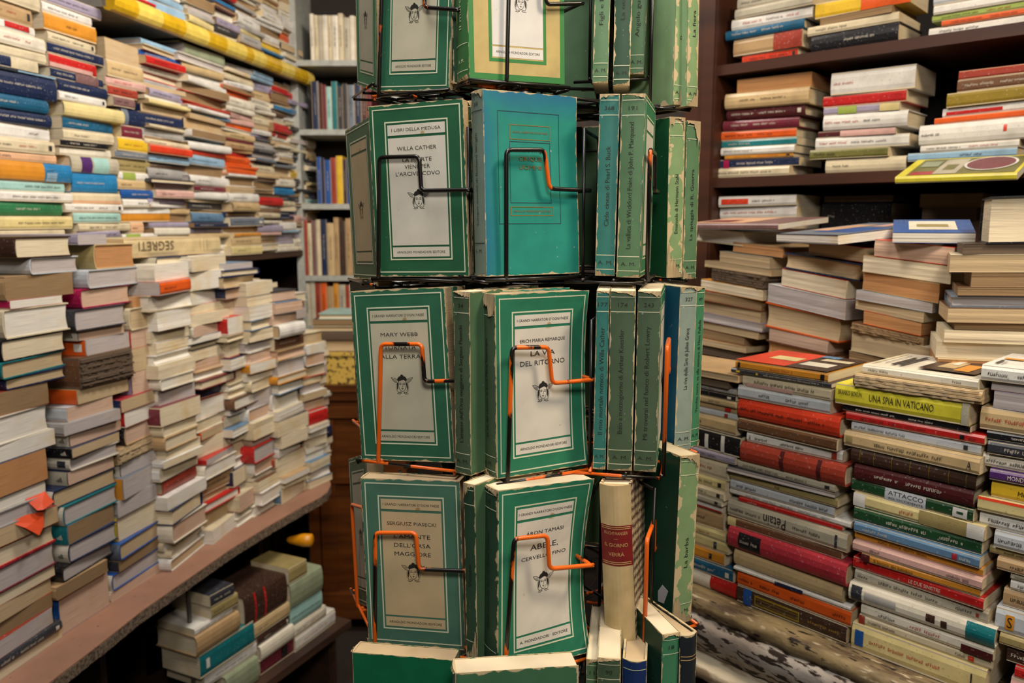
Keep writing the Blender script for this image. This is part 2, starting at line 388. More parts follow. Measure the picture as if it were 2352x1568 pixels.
# ---------------------------------------------------------------- where the piles stand
def left_plane(d):
    a = R(11); return np.array((-math.cos(a) * d, math.sin(a) * d))
LP, UP = left_plane(1.25), left_plane(1.50)
Z_TAB = 0.72; Z_USH = 1.485; Z_TAPE = 2.178
PB = at(1820, 1.22); Z_LEDGE = 0.972
PS = at(1780, 1.95); AZS = 133; Z_SA, Z_SB = 1.977, 1.709
GL = 'books piled on the long pinkish counter'; GU = 'books stacked high along the left wall'
GS = 'books lying on the dark wooden shelves'; GP = 'books piled on the peeling ledge'; GA = 'books piled behind the ledge'
stack('U1', 'the nearest high wall stack', GU, UP, 11, (93, -14), '''
-60 93 22 cream F
-60 80 52 tan Ft
-60 85 72 white F b=red:.5:.9:.3:.9
-60 105 106 ivory F s.4:.62:r;s.7:.8:r
-60 108 128 cream F
-60 82 144 navy F b=cream:.55:1
-60 125 152 sky F b=charcoal:0:.5
-60 128 205 navy Fh s.1:.8:w
-60 105 227 petrol Fh s.3:.55:w
-60 115 255 navy Fh s.2:.9:w
-60 118 283 white F s.7:.85
-60 118 308 cream F
-60 123 325 peach F
-55 157 365 amber Fh b=azure:.68:1;b=sky:.7:.82
-50 146 384 aqua F s.5:.95
-45 157 404 white F s.3:.85
-50 140 430 green Fh s.4:.7:w
-45 160 456 butter F s.35:.9
-40 144 470 cream F
-25 175 498 white Fh s.3:.55;s.62:.8:r
-30 150 512 aqua F
-35 160 533 cream F b=butter:.7:1
''', base=Z_USH)
stack('U2', 'the second high wall stack', GU, UP, 11, (233, 22), '''
98 233 45 lilac F s.1:.8
98 213 57 white F s.1:.7
96 220 92 amber F s.4:.6
112 222 112 cream F
113 240 138 navy F s.1:.8:w
116 226 160 red F b=pink:0:.9:.05:.35
120 240 182 navy F b=mauve:.45:.9;s.1:.4:w
122 247 207 navy Fh s.1:.6:w
130 240 222 white F
143 276 257 butter Fh
145 262 278 petrol F s.1:.5:w
147 262 298 cream F s.2:.5
135 243 308 black F
140 255 326 ivory F
150 266 359 stone Fh b=purple:.2:.42;b=aqua:.45:.78
155 264 397 azure Fh s.1:.7:w
145 270 418 cream F b=peach:0:1:0:.3
142 275 435 white F
160 272 456 aqua F s.1:.9
175 298 472 cream F
175 272 485 lilac F s.1:.9
157 279 507 white F s.3:.9
160 270 527 blue F b=maroon:.05:.25;s.3:.9:w
170 277 539 butter F
''', base=Z_USH, after='U1')
stack('U3', 'the third high wall stack', GU, UP, 11, (326, 112), '''
238 326 152 tan Pt
238 330 185 sand F
245 336 202 pink F s.2:.6:r
248 317 217 brick F
258 307 235 mauve F
275 356 278 navy Fh b=slate:.02:.2
262 327 298 wine F s.1:.8:w
255 337 326 yellow F
262 337 340 slate F s.2:.9:w
262 347 368 khaki F
268 340 382 white F b=lime:.15:.55
262 353 402 sand F
272 350 420 blue Fh s.3:.8:w
272 362 437 white F s.4:.8
275 391 467 amber F b=white:0:1:.6:1
277 330 488 peach F s.1:.6
280 358 505 white F b=lime:.1:.5;s.6:.9
280 362 522 ivory Pc
280 376 545 lilac Fh
''', base=Z_USH, after='U2')
stack('L1', 'the nearest pile on the counter', GL, LP, 11, (167, 541), '''
33 167 587 umber Lch
72 186 622 silver Lgh
15 172 673 tan Lb
22 147 695 magenta Lw
15 162 755 cream Lwh
8 157 802 black Lch
5 157 838 teal Lth
18 150 865 navy Lth
-60 115 925 brick Lb
-60 120 985 ivory Lwh
-60 130 1018 ivory Lw
-60 110 1098 navy Lo
-60 108 1128 cream Lw
-60 100 1168 grey Lgh
-60 125 1196 brick Lt
-60 125 1240 red Lch
-60 127 1292 wine Lgh
-60 128 1320 red Lc
-60 125 1358 tan Lt
-60 125 1392 red Lb
-60 127 1430 brick Lg
-60 140 1445 charcoal Fh
-60 147 1467 slate Lc
''', base=Z_TAB)
stack('L2', 'the second pile on the counter', GL, LP, 11, (252, 537), '''
182 252 560 lilac Lg
225 318 611 sand Loh p=khaki
205 330 649 silver Lgh
193 307 693 magenta Lkh
172 285 742 charcoal Lgh
186 290 764 slate Lk p=ivory;A
200 305 795 grey Lg p=orange;q=white
180 305 862 brown Ldr
178 300 895 tan Lt p=orange
158 265 937 silver Lk
143 272 960 grey Lg
162 282 985 charcoal Lk p=ivory;A
157 272 1010 navy Lt p=black;Aw
163 270 1040 ivory Lgh q=charcoal
158 265 1072 navy Lk p=stone;A
130 270 1108 navy Lth p=ivory;A
147 270 1150 teal Lgh p=ivory;A
152 265 1195 steel Lb p=teal;Aw
158 265 1236 navy Lgh p=ivory;A
143 265 1270 black Lgh
123 245 1310 tan Lb
120 255 1378 blue Lk
''', base=Z_TAB, after='L1')
stack('L3', 'the third pile on the counter', GL, LP, 11, (435, 587), '''
370 435 617 navy Lch p=stone
310 398 670 lilac Lg
307 372 697 tan Lo
303 388 742 cream Lth
305 378 785 red Lk
300 368 840 tan Lt
283 365 890 wine Lk p=lilac
275 365 918 crimson Lt p=navy
285 362 955 red Lw
290 370 992 tan Lkh p=black;Aw
272 375 1025 tan Ltr
283 375 1055 navy Lg p=ivory;A
280 368 1105 slate Lg p=amber
272 360 1145 grey Lg
277 376 1190 crimson Lc p=lemon;A
272 374 1227 blue Lth p=slate
270 370 1255 charcoal Lb
262 370 1290 blue Lgh p=ivory;A
257 375 1315 ivory Lk
''', base=Z_TAB, after='L2')
# the long book bridging the pile tops
# ---- dark shelves on the right
stack('RA1', 'the upper shelf pile beside the post', GS, PS, AZS, (1868, -40), '''
1692 1868 -12 stone F
1690 1870 11 stone F
1682 1865 38 white F s.15:.4:r;s.45:.65;s.7:.85:r
1671 1848 65 petrol Fh
1685 1842 106 tan F b=brick:.6:1
1703 1830 124 scarlet F
''', base=Z_SA)
stack('RA2', 'the middle pile of the upper shelf', GS, PS, AZS, (2075, -30), '''
1870 2090 5 yellow F b=orange:.5:1
1885 2050 30 brown Pb
1858 2065 50 cream F s.1:.45
1865 2065 92 black Fh s.4:.75:w
''', base=Z_SA, after='RA1')
stack('RA3', 'the rightmost pile of the upper shelf', GS, PS, AZS, (2145, -20), '''
2145 2395 13 silver F s.02:.3
2145 2400 34 white F
2140 2400 50 lime F
2162 2400 60 orange F
2132 2400 81 white F s.1:.45
''', base=Z_SA, ref=0, after='RA2')
stack('RB1', 'the middle shelf pile beside the post', GS, PS, AZS, (1862, 163), '''
1695 1862 196 tan Po
1670 1860 235 sand Fh
1670 1848 262 maroon Fh
1660 1833 289 wine Fh
1650 1825 312 orange F
1655 1828 330 teal F s.1:.4:w
1657 1825 348 white F s.05:.45
1665 1820 358 amber F
1647 1832 379 navy F s.25:.7:w;b=magenta:.08:.15
1633 1815 395 cream F s.1:.8
''', base=Z_SB)
stack('RB2', 'the central pile of the middle shelf', GS, PS, AZS, (2100, 145), '''
1908 2100 200 white F s.04:.3:r
1888 2080 230 red F
1890 2065 250 lilac F b=lime:.2:.45;b=butter:.75:1
1890 2083 288 white Fh s.03:.45:r;s.5:.7
1878 2055 305 maroon F b=pink:.3:1
1872 2085 332 white F s.05:.35:r;s.4:.8
1860 2040 358 olive F
1895 2080 387 cream Fh s.1:.3
''', base=Z_SB, after='RB1')
stack('RB3', 'the rightmost pile of the middle shelf', GS, PS, AZS, (2200, 162), '''
2200 2400 183 brick F
2198 2400 211 brown F
2175 2400 246 gold F
2163 2400 268 white F b=red:.04:.6:.25:.6
2147 2400 284 orange F
2112 2355 334 white Fh s.03:.2;b=scarlet:.8:.83:.4:.7
2115 2340 350 white F
2070 2335 372 sky F s.5:.7
2110 2320 392 olive F
''', base=Z_SB, ref=0, after='RB2')
stack('RC1', 'the white pair below the middle shelf', GS, PS, AZS, (1830, 447), '''
1653 1830 472 white F b=scarlet:.04:.4:.25:.75;s.45:.75
1650 1828 500 white F s.05:.75:r
1650 1828 525 stone F
''')
stack('RC2', 'dim pair below the middle shelf', GS, PS + uv(AZS)[1] * .06, AZS, (2255, 442), '''
2112 2255 476 umber Pb
2118 2245 503 brown Pd
2110 2255 530 umber Pd
''')
stack('RC3', 'black pair below the middle shelf', GS, PS + uv(AZS)[1] * .08, AZS, (2050, 447), '''
1890 2050 462 umber Pd
1885 2045 530 black Fh s.1:.2:w
''')
Z_DECK = 1.315
stack('A1', 'the deck pile beside the rack', GA, at(1690, 1.66), 150, (1720, 528), '''
1590 1700 566 cream Pwh
1676 1793 597 tan Po
1647 1765 627 stone Pt
1617 1770 645 sand Pt
1630 1758 680 umber Pdr
1610 1755 710 amber Pc
1605 1745 738 brick Pb
1605 1740 772 tan Pt
1600 1745 797 lilac Pg
1595 1735 818 tan Pt
1590 1700 838 brown Pb
1590 1710 856 tan Pt
1590 1700 880 umber Pd
''', base=Z_DECK, lean=.07)
stack('A2', 'the second deck pile', GA, at(1850, 1.50), 150, (1985, 562), '''
1848 1985 592 red Pt
1798 1975 627 navy Pth
1790 1945 663 scarlet Pc
1762 1945 703 white Pg
1757 1925 753 orange Pth
1765 1900 776 pink Pk
1757 1915 810 brown Poh
1745 1915 836 pink Pk
''', base=Z_DECK, lean=.08)
stack('A3', 'the third deck pile', GA, at(2060, 1.32), 145, (2190, 560), '''
2010 2190 594 scarlet Pk
1985 2185 627 tan Pc
1980 2160 662 sand Po
1972 2145 680 silver Pg
1965 2125 698 stone Pt
1985 2118 724 orange Po
1960 2125 742 brown Pbr
1955 2150 784 cream Pt
1950 2130 800 tan Pb
1945 2125 827 cream Pc
1940 2110 848 brown Pb
''', base=Z_DECK, lean=.08)
stack('A4', 'the rightmost deck pile', GA, at(2265, 1.13), 114, (2185, 450), '''
2268 2425 530 black Pch
2215 2400 548 umber Pd
2185 2400 578 cream Pt
2235 2420 603 tan Pb
2205 2400 618 brown Pb
2188 2400 638 slate Pgh
2182 2400 664 brown Pt
2200 2400 678 umber Pb
2175 2390 698 cream Pc
2158 2400 726 cream Pc
2160 2400 761 sand Po
2160 2400 794 navy Pb
2148 2400 832 red Pkh
''', base=Z_DECK, ref=0, D=(.11, .125), lean=-.035)
stack('B0', 'the ledge pile behind the rack', GP, PB, 138, (1700, 862), '''
1500 1700 878 tan Pt
1500 1675 893 umber Pd
1500 1690 908 grey F
1500 1690 922 black F
1500 1690 937 sand F s.7:.85
1505 1690 952 tan F b=red:.86:.93:.2:.8
1505 1688 966 silver F b=brick:.86:.9:.2:.8
1505 1690 1000 sand F s.1:.6
1500 1700 1050 black F b=white:.3:.34:.1:.9;b=white:.45:.5:.2:.9;b=white:.62:.66:.1:.8;b=white:.8:.84:.1:.9
1500 1690 1066 lilac F s.2:.8
1500 1670 1105 cream F
1500 1665 1128 butter F
1500 1665 1150 cream F
1500 1660 1163 stone F
1500 1655 1180 white F b=red:0:1:.05:.25
1500 1655 1225 tan F
1500 1664 1247 butter F s.4:.8:r
1500 1668 1277 butter F b=charcoal:.82:.86:.2:.8
1500 1658 1304 amber F b=black:.8:.84:.3:.7
1500 1680 1342 petrol F
1500 1688 1384 red Fh b=ivory:.0:.7
''', base=Z_LEDGE)
stack('B1', 'the ledge pile topped with red', GP, PB, 138, (1903, 856), '''
1690 1903 878 amber F b=black:.03:.06:.2:.8;b=black:.93:.97:.2:.8;s.4:.65:r
1680 1912 891 charcoal F b=yellow:.06:.1:.3:.7;b=yellow:.27:.29:.3:.7;s.35:.9:w
1678 1908 920 cream F b=pink:.05:.6:0:.3;s.15:.85
1690 1905 952 silver F s.25:.38;s.55:.8
1680 1930 1006 scarlet Fh s.03:.2;s.22:.48;s.52:.68;s.72:.88
1695 1925 1036 brown F
1712 1932 1064 white F s.1:.25;s.38:.62;b=brick:.9:.95:.2:.8;T=A:.03:.05:k:n:.5
1690 1945 1118 brick Fh b=maroon:.4:.44;b=maroon:.75:.79
1690 1920 1130 stone F
1665 1918 1144 charcoal Pg
1668 1922 1167 khaki F s.45:.5
1663 1912 1191 silver F s.07:.28;s.6:.95
1660 1950 1216 white F s.15:.28;s.3:.42;s.45:.58;s.6:.75;s.78:.85
1690 1930 1223 red F s.1:.2:w
1653 1945 1270 stone F T=Pétain:.33:.52:k:f:.62;s.03:.3;s.58:.8;b=charcoal:.91:.93:.15:.85
1668 1930 1287 brown F b=butter:0:.08
1672 1948 1346 crimson Fh b=black:.1:.3:.12:.88;s.12:.28:w
1682 1935 1386 sand Fh
1685 1955 1402 white F b=navy:.38:.62
1690 1955 1441 orange F s.02:.15;s.22:.4;s.5:.62;s.86:.96
1685 1945 1463 umber F b=blue:.07:.15;b=gold:.18:.6:.2:.8;b=umber:.19:.59:.3:.7;s.68:.95:g
''', base=Z_LEDGE, wob=.01, after='B0')
stack('B2', 'ledge pile topped by a picture', GP, PB, 138, (2245, 872), '''
1975 2245 896 ivory F s.06:.25;s.8:.88
1960 2255 930 sand Ftr b=brown:.0:.12:.2:.9;s.25:.28:r
1915 2225 979 lemon F T=BRANKO BOKUN:.03:.22:k:n:.22:.62;T=UNA SPIA IN VATICANO:.28:.76:k:n:.34:.55;L=titled Spia in Vaticano;b=stone:.95:1
1928 2225 996 black F s.12:.45:w;s.55:.75:w
1938 2258 1024 red F s.12:.3;s.34:.62;b=black:.84:.87:.25:.75;s.9:.96
1948 2248 1049 silver F s.03:.45;b=charcoal:.88:.91:.3:.7
1935 2252 1089 sand F s.25:.48;s.5:.75;T=A:.92:.95:k:n:.5;b=khaki:.02:.07:.3:.7
1950 2240 1126 umber Fh b=gold:.08:.083;b=gold:.2:.203;b=gold:.35:.353;b=gold:.5:.503;b=gold:.65:.653;b=gold:.8:.803;b=gold:.93:.933
1955 2232 1169 maroon Fh
1943 2232 1201 forest F b=silver:.3:.64;V=ATTACCO:.33:.62:k:n:.34:.66;T=ALL'OCCIDENTE:.33:.62:k:n:.18:.25;b=white:.85:.96:.15:.85;b=forest:.88:.93:.4:.6
1952 2260 1243 butter F b=white:0:.1;b=khaki:.53:.88;b=white:.88:1;s.38:.5:r;L=with olive end
1955 2252 1276 forest F s.28:.6:w;s.7:.88:w
1958 2252 1304 steel F s.08:.3:w;b=crimson:.8:.84:.25:.75;s.86:.95:w
1955 2255 1326 amber F s.2:.6
1955 2258 1353 pink F s.15:.25;s.75:.92
1975 2252 1371 amber F V=Il lavoro dei bambini:.12:.46:k:n:.42;b=maroon:0:.08;L=with black title
1950 2258 1403 red F T=LE DUE SINISTRE:.46:.7:w:n:.32;L=titled Le due sinistre
1953 2265 1437 stone F s.2:.66;s.03:.14;s.78:.9;b=brick:.92:.94:.3:.6
1945 2285 1491 ivory Fh b=charcoal:.02:.1:.1:.9;b=grey:.12:.35:.3:.7;b=umber:.56:.62:.3:.7;b=umber:.66:.7:.2:.6;b=teal:.82:1;L=with teal end
1970 2280 1521 ivory F s.15:.3;s.4:.65:r;b=maroon:.78:1:0:.6
1965 2275 1543 cream F b=brick:0:.05;s.08:.3;s.75:.82;b=scarlet:.84:.88:.25:.75
1940 2265 1569 butter F b=blue:.03:.1:.2:.8;s.15:.7:r;T=1:.9:.91:k:n:.5
''', base=Z_LEDGE, wob=.01, after='B1')
stack('B3', 'the rightmost ledge pile', GP, PB, 136, (2255, 835), '''
2255 2480 872 white F s.08:.3;s.4:.9
2275 2470 896 brown Pg
2280 2480 936 lilac Pg
2250 2500 984 sand F s.06:.7:r
2265 2480 1008 black F s.3:.7:w
2270 2480 1040 charcoal F s.2:.5:w
2255 2480 1069 ivory F s.05:.6
2275 2500 1099 purple F T=MONDO:.2:.42:w:n:.4;L=with a pale title
2275 2500 1141 yellow F T=Michael:.3:.52:k:n:.26
2247 2480 1169 butter F b=scarlet:0:1:.82:1
2248 2480 1206 white F s.1:.7
2283 2500 1256 silver F s.05:.5
2270 2480 1271 khaki F
2290 2490 1306 tan F
2320 2500 1331 stone F
2318 2500 1356 white F
2300 2500 1394 tan F
2285 2500 1446 silver F b=amber:.12:.22:.2:.8;T=S:.14:.2:k:n:.45;L=with orange label
2297 2490 1476 khaki F
2310 2490 1520 umber F
2330 2500 1556 red F
2320 2500 1592 pink F
''', base=Z_LEDGE, ref=0, wob=.01)
# ---- low shelf under the counter
PLS = at(700, 2.38)
GLS = 'old books on the low shelf under the counter'
_q = [hit(773, 1428, PLS, 25)[1], hit(680, 1495, PLS, 25)[1], hit(592, 1568, PLS, 25)[1]]
Z_LOW = sum(_q) / 3
stack('S1', 'the low pile under the counter tip', GLS, PLS, 25, (703, 1282), '''
661 703 1318 khaki F
664 738 1354 sage Fh
666 741 1396 aqua Fh s.05:.9
671 751 1413 ivory F
676 773 1428 white F s.2:.8:r
''', base=Z_LOW)
stack('S2', 'the middle low pile under the counter', GLS, PLS, 25, (655, 1318), '''
560 660 1385 umber Fh b=red:.22:.26;b=red:.45:.49;L=with two red bands
575 665 1412 sand F
590 665 1436 umber Fh
592 672 1466 ivory Fh
600 680 1496 wine F b=black:.6:.78:.2:.8
''', base=Z_LOW)
stack('S3', 'the nearest low pile under the counter', GLS, PLS, 25, (535, 1338), '''
480 535 1365 charcoal F
484 545 1388 khaki F
445 537 1408 white F s.1:.8
445 548 1446 tan Fh
455 583 1478 teal F b=white:.1:.16:.3:.7
470 592 1503 white F s.2:.8
515 592 1570 sage Fh b=blue:.0:.3:0:.4
''', base=Z_LOW)
# ---- the dense far rows of the left wall, the shelf over them and the bookcase behind
SAL += [(365, 130, 'blue'), (335, 168, 'ivory'), (525, 375, 'orange'), (550, 390, 'orange'), (690, 215, 'red'), (455, 440, 'wine'), (435, 352, 'scarlet'), (430, 372, 'sky'), (425, 278, 'navy'), (455, 265, 'steel'),
        (480, 135, 'sage'), (525, 185, 'cream'), (575, 245, 'ivory'), (500, 245, 'brick'), (640, 305, 'red'), (660, 438, 'azure'), (670, 460, 'charcoal'), (670, 495, 'navy'), (450, 495, 'steel'), (455, 512, 'navy'),
        (470, 530, 'lilac'), (550, 540, 'amber'), (540, 510, 'slate'), (665, 552, 'lilac'), (590, 180, 'sky'), (610, 185, 'silver'), (700, 370, 'charcoal'), (700, 390, 'charcoal'), (700, 410, 'charcoal'), (640, 55, 'white'),
        (390, 15, 'sky'), (430, 50, 'butter'), (480, 70, 'charcoal'), (510, 60, 'lilac'), (600, 60, 'tan'), (655, 88, 'orange'), (500, 430, 'forest'), (635, 375, 'slate'), (690, 415, 'azure'), (690, 300, 'charcoal'), (560, 275, 'pink')]
upcols = [(326, 412, 112, 'U'), (415, 505, 118, 'U'), (508, 572, 158, 'U'), (572, 622, 178, 'U'), (622, 660, 190, 'U'), (660, 694, 198, 'U'), (696, 722, 300, 'U')]
for i, (a, b_, y, k) in enumerate(upcols): far_pile(UP, 11, a, b_, y, Z_USH, 'spines', 40 + i)
TP = left_plane(1.50)
for i, (a, b_) in enumerate([(280, 345), (350, 415), (420, 478), (482, 532), (536, 584), (588, 634), (640, 682)]):
    far_pile(TP, 11, a, b_, -60 if i < 5 else -40, Z_TAPE + .016, 'spines', 60 + i)
low = [(392, 468, 1285, 590, 11), (472, 545, 1228, 588, 11), (540, 603, 1190, 600, 12), (596, 652, 1172, 640, 14), (648, 705, 1146, 655, 18), (706, 752, 1116, 770, 24)]
for i, (a, b_, yb, yt, az) in enumerate(low):
    p = on_z((a + b_) / 2, yb - 4, Z_TAB); sh = 38
    st = hit((a + b_) / 2, yt, p, az)
    # widths taken at the table, heights at the top
    s0, s1 = hit(a, yb, p, az)[0], hit(b_, yb, p, az)[0]
    u, v = uv(az); c0 = p + u * s0; c1 = p + u * s1; ztop = st[1]
    qa, qb = proj((c0[0], c0[1], ztop)), proj((c1[0], c1[1], ztop))
    far_pile(p, az, qa[0], qb[0], (qa[1] + qb[1]) / 2, Z_TAB, 'pages', 80 + i)
    # a second row set back behind the first shows over it
    far_pile(p + v * .17, az, qa[0] + 14, qb[0] + 10, (qa[1] + qb[1]) / 2 + 6, Z_TAB, 'pages', 180 + i)
# ---------------------------------------------------------------- the revolving rack and its paperbacks
def rotm(yaw, pitch, roll):
    cy, sy, cp, sp, cr, sr = math.cos(yaw), math.sin(yaw), math.cos(pitch), math.sin(pitch), math.cos(roll), math.sin(roll)
    Z = np.array([[cy, -sy, 0], [sy, cy, 0], [0, 0, 1]]); X = np.array([[1, 0, 0], [0, cp, -sp], [0, sp, cp]]); Y = np.array([[cr, 0, sr], [0, 1, 0], [-sr, 0, cr]])
    return Z @ X @ Y
def pose(quad, yaw0, w, h=.192, ys=4.0, ws=.004, ps=1.5, hs=.0015):
    """camera-matched pose of an upright w x h rectangle from its four measured corners TL TR BR BL"""
    quad = np.array(quad, float); cxy = quad.mean(0); hp = (quad[3, 1] + quad[2, 1] - quad[0, 1] - quad[1, 1]) / 2
    Y = h * F_PX / hp; r = ray(*((quad[3] + quad[2]) / 2)); p = r * Y / (r[1] * _c + 0); 
    x = np.array([p[0], Y, p[2] + EYE, R(yaw0), 0, 0, w, h])
    def res(x):
        M = rotm(x[3], x[4], x[5]); W, H_ = x[6], x[7]; o = []
        for (a, c), q in zip(((-W / 2, H_), (W / 2, H_), (W / 2, 0), (-W / 2, 0)), quad):
            P = M @ np.array([a, 0, c]) + x[:3]; o += list(np.array(proj(P)) - q)
        o += [(x[3] - R(yaw0)) / R(ys) * 4, x[4] / R(ps) * 4, (x[6] - w) / ws * 4, (x[7] - h) / hs * 4]
        return np.array(o)
    for _ in range(30):
        r0 = res(x); J = np.zeros((len(r0), 8))
        for i in range(8):
            e = np.zeros(8); e[i] = 1e-5; J[:, i] = (res(x + e) - r0) / 1e-5
        x = x - np.linalg.solve(J.T @ J + 1e-6 * np.eye(8), J.T @ r0)
    return x
_g = {}
def sgreen(hexc, wear=.04): return green(hexc, None, wear, True)
def green(hexc, fade=None, wear=0.03, spine=False):
    """printed card cover, edges rubbed down to the paper; optional sun-faded dye towards the edges"""
    k = (hexc, fade, wear, spine)
    if k in _g: return _g[k]
    m, nt, b = nodes('printed_cover_' + hexc); c = lin(hexc); L = nt.links
    base = mix(nt, ramp(nt, noise(nt, 40, detail=4), .35, .8), c, tuple(x * .78 for x in c[:3]) + (1,))
    tc = N(nt, 'ShaderNodeTexCoord'); sp = N(nt, 'ShaderNodeSeparateXYZ'); L.new(tc.outputs['Generated'], sp.inputs[0])
    def ma(op, a, b_=None):
        n = N(nt, 'ShaderNodeMath', operation=op)
        for i, v in enumerate((a, b_)):
            if v is None: continue
            if isinstance(v, bpy.types.NodeSocket): L.new(v, n.inputs[i])
            else: n.inputs[i].default_value = v
        return n.outputs[0]
    ax_ = sp.outputs[1 if spine else 0]; ex = ma('MINIMUM', ax_, ma('SUBTRACT', 1.0, ax_)); ez = ma('MINIMUM', sp.outputs[2], ma('SUBTRACT', 1.0, sp.outputs[2]))
    ez = ma('MULTIPLY', ez, 1.5); ex = ma('MULTIPLY', ex, .25) if spine else ex; ed = ma('MINIMUM', ex, ez)
    if fade:
        f = ma('ADD', ma('MINIMUM', ma('MULTIPLY', sp.outputs[0], 1.0), ma('MULTIPLY', ma('SUBTRACT', 1.0, sp.outputs[2]), 1.2)), ma('MULTIPLY', ma('SUBTRACT', noise(nt, 9), .5), .25))
        base = mix(nt, ramp(nt, f, .17, -.02), base, lin(fade))
    e2 = ma('SUBTRACT', ed, ma('MULTIPLY', ma('SUBTRACT', noise(nt, 70, detail=5), .42), wear * 2.2))
    base = mix(nt, ramp(nt, e2, .004, -.002), base, lin('c2ae88'))
    sc_ = ramp(nt, noise(nt, 190, detail=6), .71, .76)
    base = mix(nt, sc_, base, tuple(x * .5 + .28 for x in c[:3]) + (1,))
    L.new(base, b.inputs['Base Color']); b.inputs['Roughness'].default_value = .55; b.inputs['Specular IOR Level'].default_value = .3
    _g[k] = m; return m
def paper(hexc, stains=.5):
    k = ('paper', hexc, stains)
    if k in _g: return _g[k]
    m, nt, b = nodes('label_paper_' + hexc); c = lin(hexc)
    base = mix(nt, ramp(nt, noise(nt, 26, detail=5), .35, .85), c, tuple(x * .80 for x in c[:3]) + (1,))
    base = mix(nt, ramp(nt, noise(nt, 55, detail=2), .69, .74), base, (c[0] * .62, c[1] * .5, c[2] * .3, 1))
    nt.links.new(base, b.inputs['Base Color']); b.inputs['Roughness'].default_value = .7; _g[k] = m; return m
LINE = plain('cdd2b4', .6, 'cream_line', .05)
def emblem(mb, cx, cz, s, fn, mat, skin):
    """small ink head with winged hair, as printed on the covers"""
    def P(pts, wd=.018, close=False):
        pts = [Vector(p) for p in pts]
        if close: pts.append(pts[0])
        for a, b_ in zip(pts, pts[1:]):
            d = b_ - a
            if d.length < 1e-6: continue
            n = Vector((-d.y, d.x)).normalized() * wd / 2; e = d.normalized() * wd * .3
            mb.add([fn(cx + q.x * s, cz + q.y * s) for q in (a + n - e, b_ + n + e, b_ - n + e, a - n - e)], [(0, 1, 2, 3)], mat)
    def blob(pts, m_=None): mb.add([fn(cx + x * s, cz + y * s) for x, y in pts], [tuple(range(len(pts)))], m_ or mat)
    cap = [(-.24, .12), (-.27, .25), (-.2, .36), (-.1, .40), (-.04, .49), (.05, .48), (.1, .41), (.2, .37), (.28, .26), (.25, .12), (.17, .17), (.08, .22), (-.02, .2), (-.12, .16)]
    blob(cap)
    P([(-.21, .12), (-.22, -.08), (-.17, -.26), (-.07, -.38), (0, -.41), (.07, -.38), (.17, -.26), (.22, -.08), (.21, .12)], .022)
    for sx in (-1, 1):
        P([(sx * .25, .2), (sx * .42, .3), (sx * .62, .33), (sx * .53, .2), (sx * .42, .1), (sx * .27, .05)], .022)
        P([(sx * .3, .18), (sx * .52, .25)], .016); P([(sx * .3, .12), (sx * .45, .17)], .016)
        blob([(sx * .23, .1), (sx * .3, .02), (sx * .32, -.2), (sx * .28, -.36), (sx * .25, -.2), (sx * .235, -.05)])
        P([(sx * .33, .0), (sx * .36, -.18), (sx * .33, -.34)], .018)
        P([(sx * .05, .03), (sx * .11, .055), (sx * .17, .03)], .02); P([(sx * .06, -.03), (sx * .11, -.015), (sx * .16, -.035)], .028)
        P([(sx * .3, -.36), (sx * .24, -.45), (sx * .12, -.43), (sx * .06, -.47), (sx * .18, -.53), (sx * .32, -.5)], .024)
    P([(.01, .02), (.035, -.14), (-.02, -.155)], .016)
    blob([(-.07, -.235), (-.02, -.215), (0, -.225), (.02, -.215), (.07, -.235), (0, -.265)])
    P([(-.03, -.31), (.03, -.31)], .012)
def cover_print(mb, w, h, style, texts, paperm, base_y=-.00035):
    y1, y2, y3 = base_y, base_y - .00018, base_y - .0003
    X = lambda q: -w / 2 + q * w; Z = lambda q: h - q * h
    def rect(x0, x1, z0, z1, mat, y): mb.grid(X(x0), X(x1), y, y + .0001, Z(z1), Z(z0), max(1, int((x1 - x0) * 8)), max(1, int((z1 - z0) * 14)), mat)
    def frame(x0, x1, z0, z1, t, mat, y):
        tz = t * w / h
        rect(x0, x1, z0, z0 + tz, mat, y); rect(x0, x1, z1 - tz, z1, mat, y); rect(x0, x0 + t, z0 + tz, z1 - tz, mat, y); rect(x1 - t, x1, z0 + tz, z1 - tz, mat, y)
    fn = lambda a, c_: (a, y3, c_)
    if style == 'label':
        frame(.035, .965, .024, .976, .011, LINE, y1); frame(.165, .835, .098, .902, .013, LINE, y1)
        rect(.195, .805, .118, .178, paperm, y1); rect(.195, .805, .193, .815, paperm, y1); rect(.195, .805, .826, .883, paperm, y1)
        emblem(mb, 0, Z(.545), .0215, fn, INK, paperm)
    elif style == 'tan':
        rect(.0, 1, .0, 1, plain('2f7a3c', .5, 'frame_green', .05), y1 + .0001); rect(.05, .95, .03, .965, plain('b9a468', .6, 'straw_board', .1), y1)
        frame(.2, .8, .1, .895, .03, plain('2f7a3c', .5, 'frame_green', .05), y2); rect(.235, .765, .125, .8, paperm, y2); rect(.235, .765, .81, .868, paperm, y2)
        emblem(mb, .004, Z(.545), .0215, fn, INK, paperm)
    elif style == 'lined':
        k_ = plain('23484a', .6, 'dark_line', .05)
        frame(.14, .80, .105, .715, .006, k_, y1); frame(.26, .70, .175, .255, .006, plain('8a6a2c', .5, 'gilt_line', .05), y1); frame(.26, .70, .265, .6, .006, k_, y1); frame(.26, .72, .62, .67, .006, plain('8a6a2c', .5, 'gilt_line', .05), y1)
    for t in texts:
        body, zq, cap, wid = t[:4]; ink = t[4] if len(t) > 4 else INK; xo = t[5] if len(t) > 5 else 0
        put_text(mb, body, ink, lambda A, U: (xo * w + A, y3, Z(zq) + U), cap, wid * w)
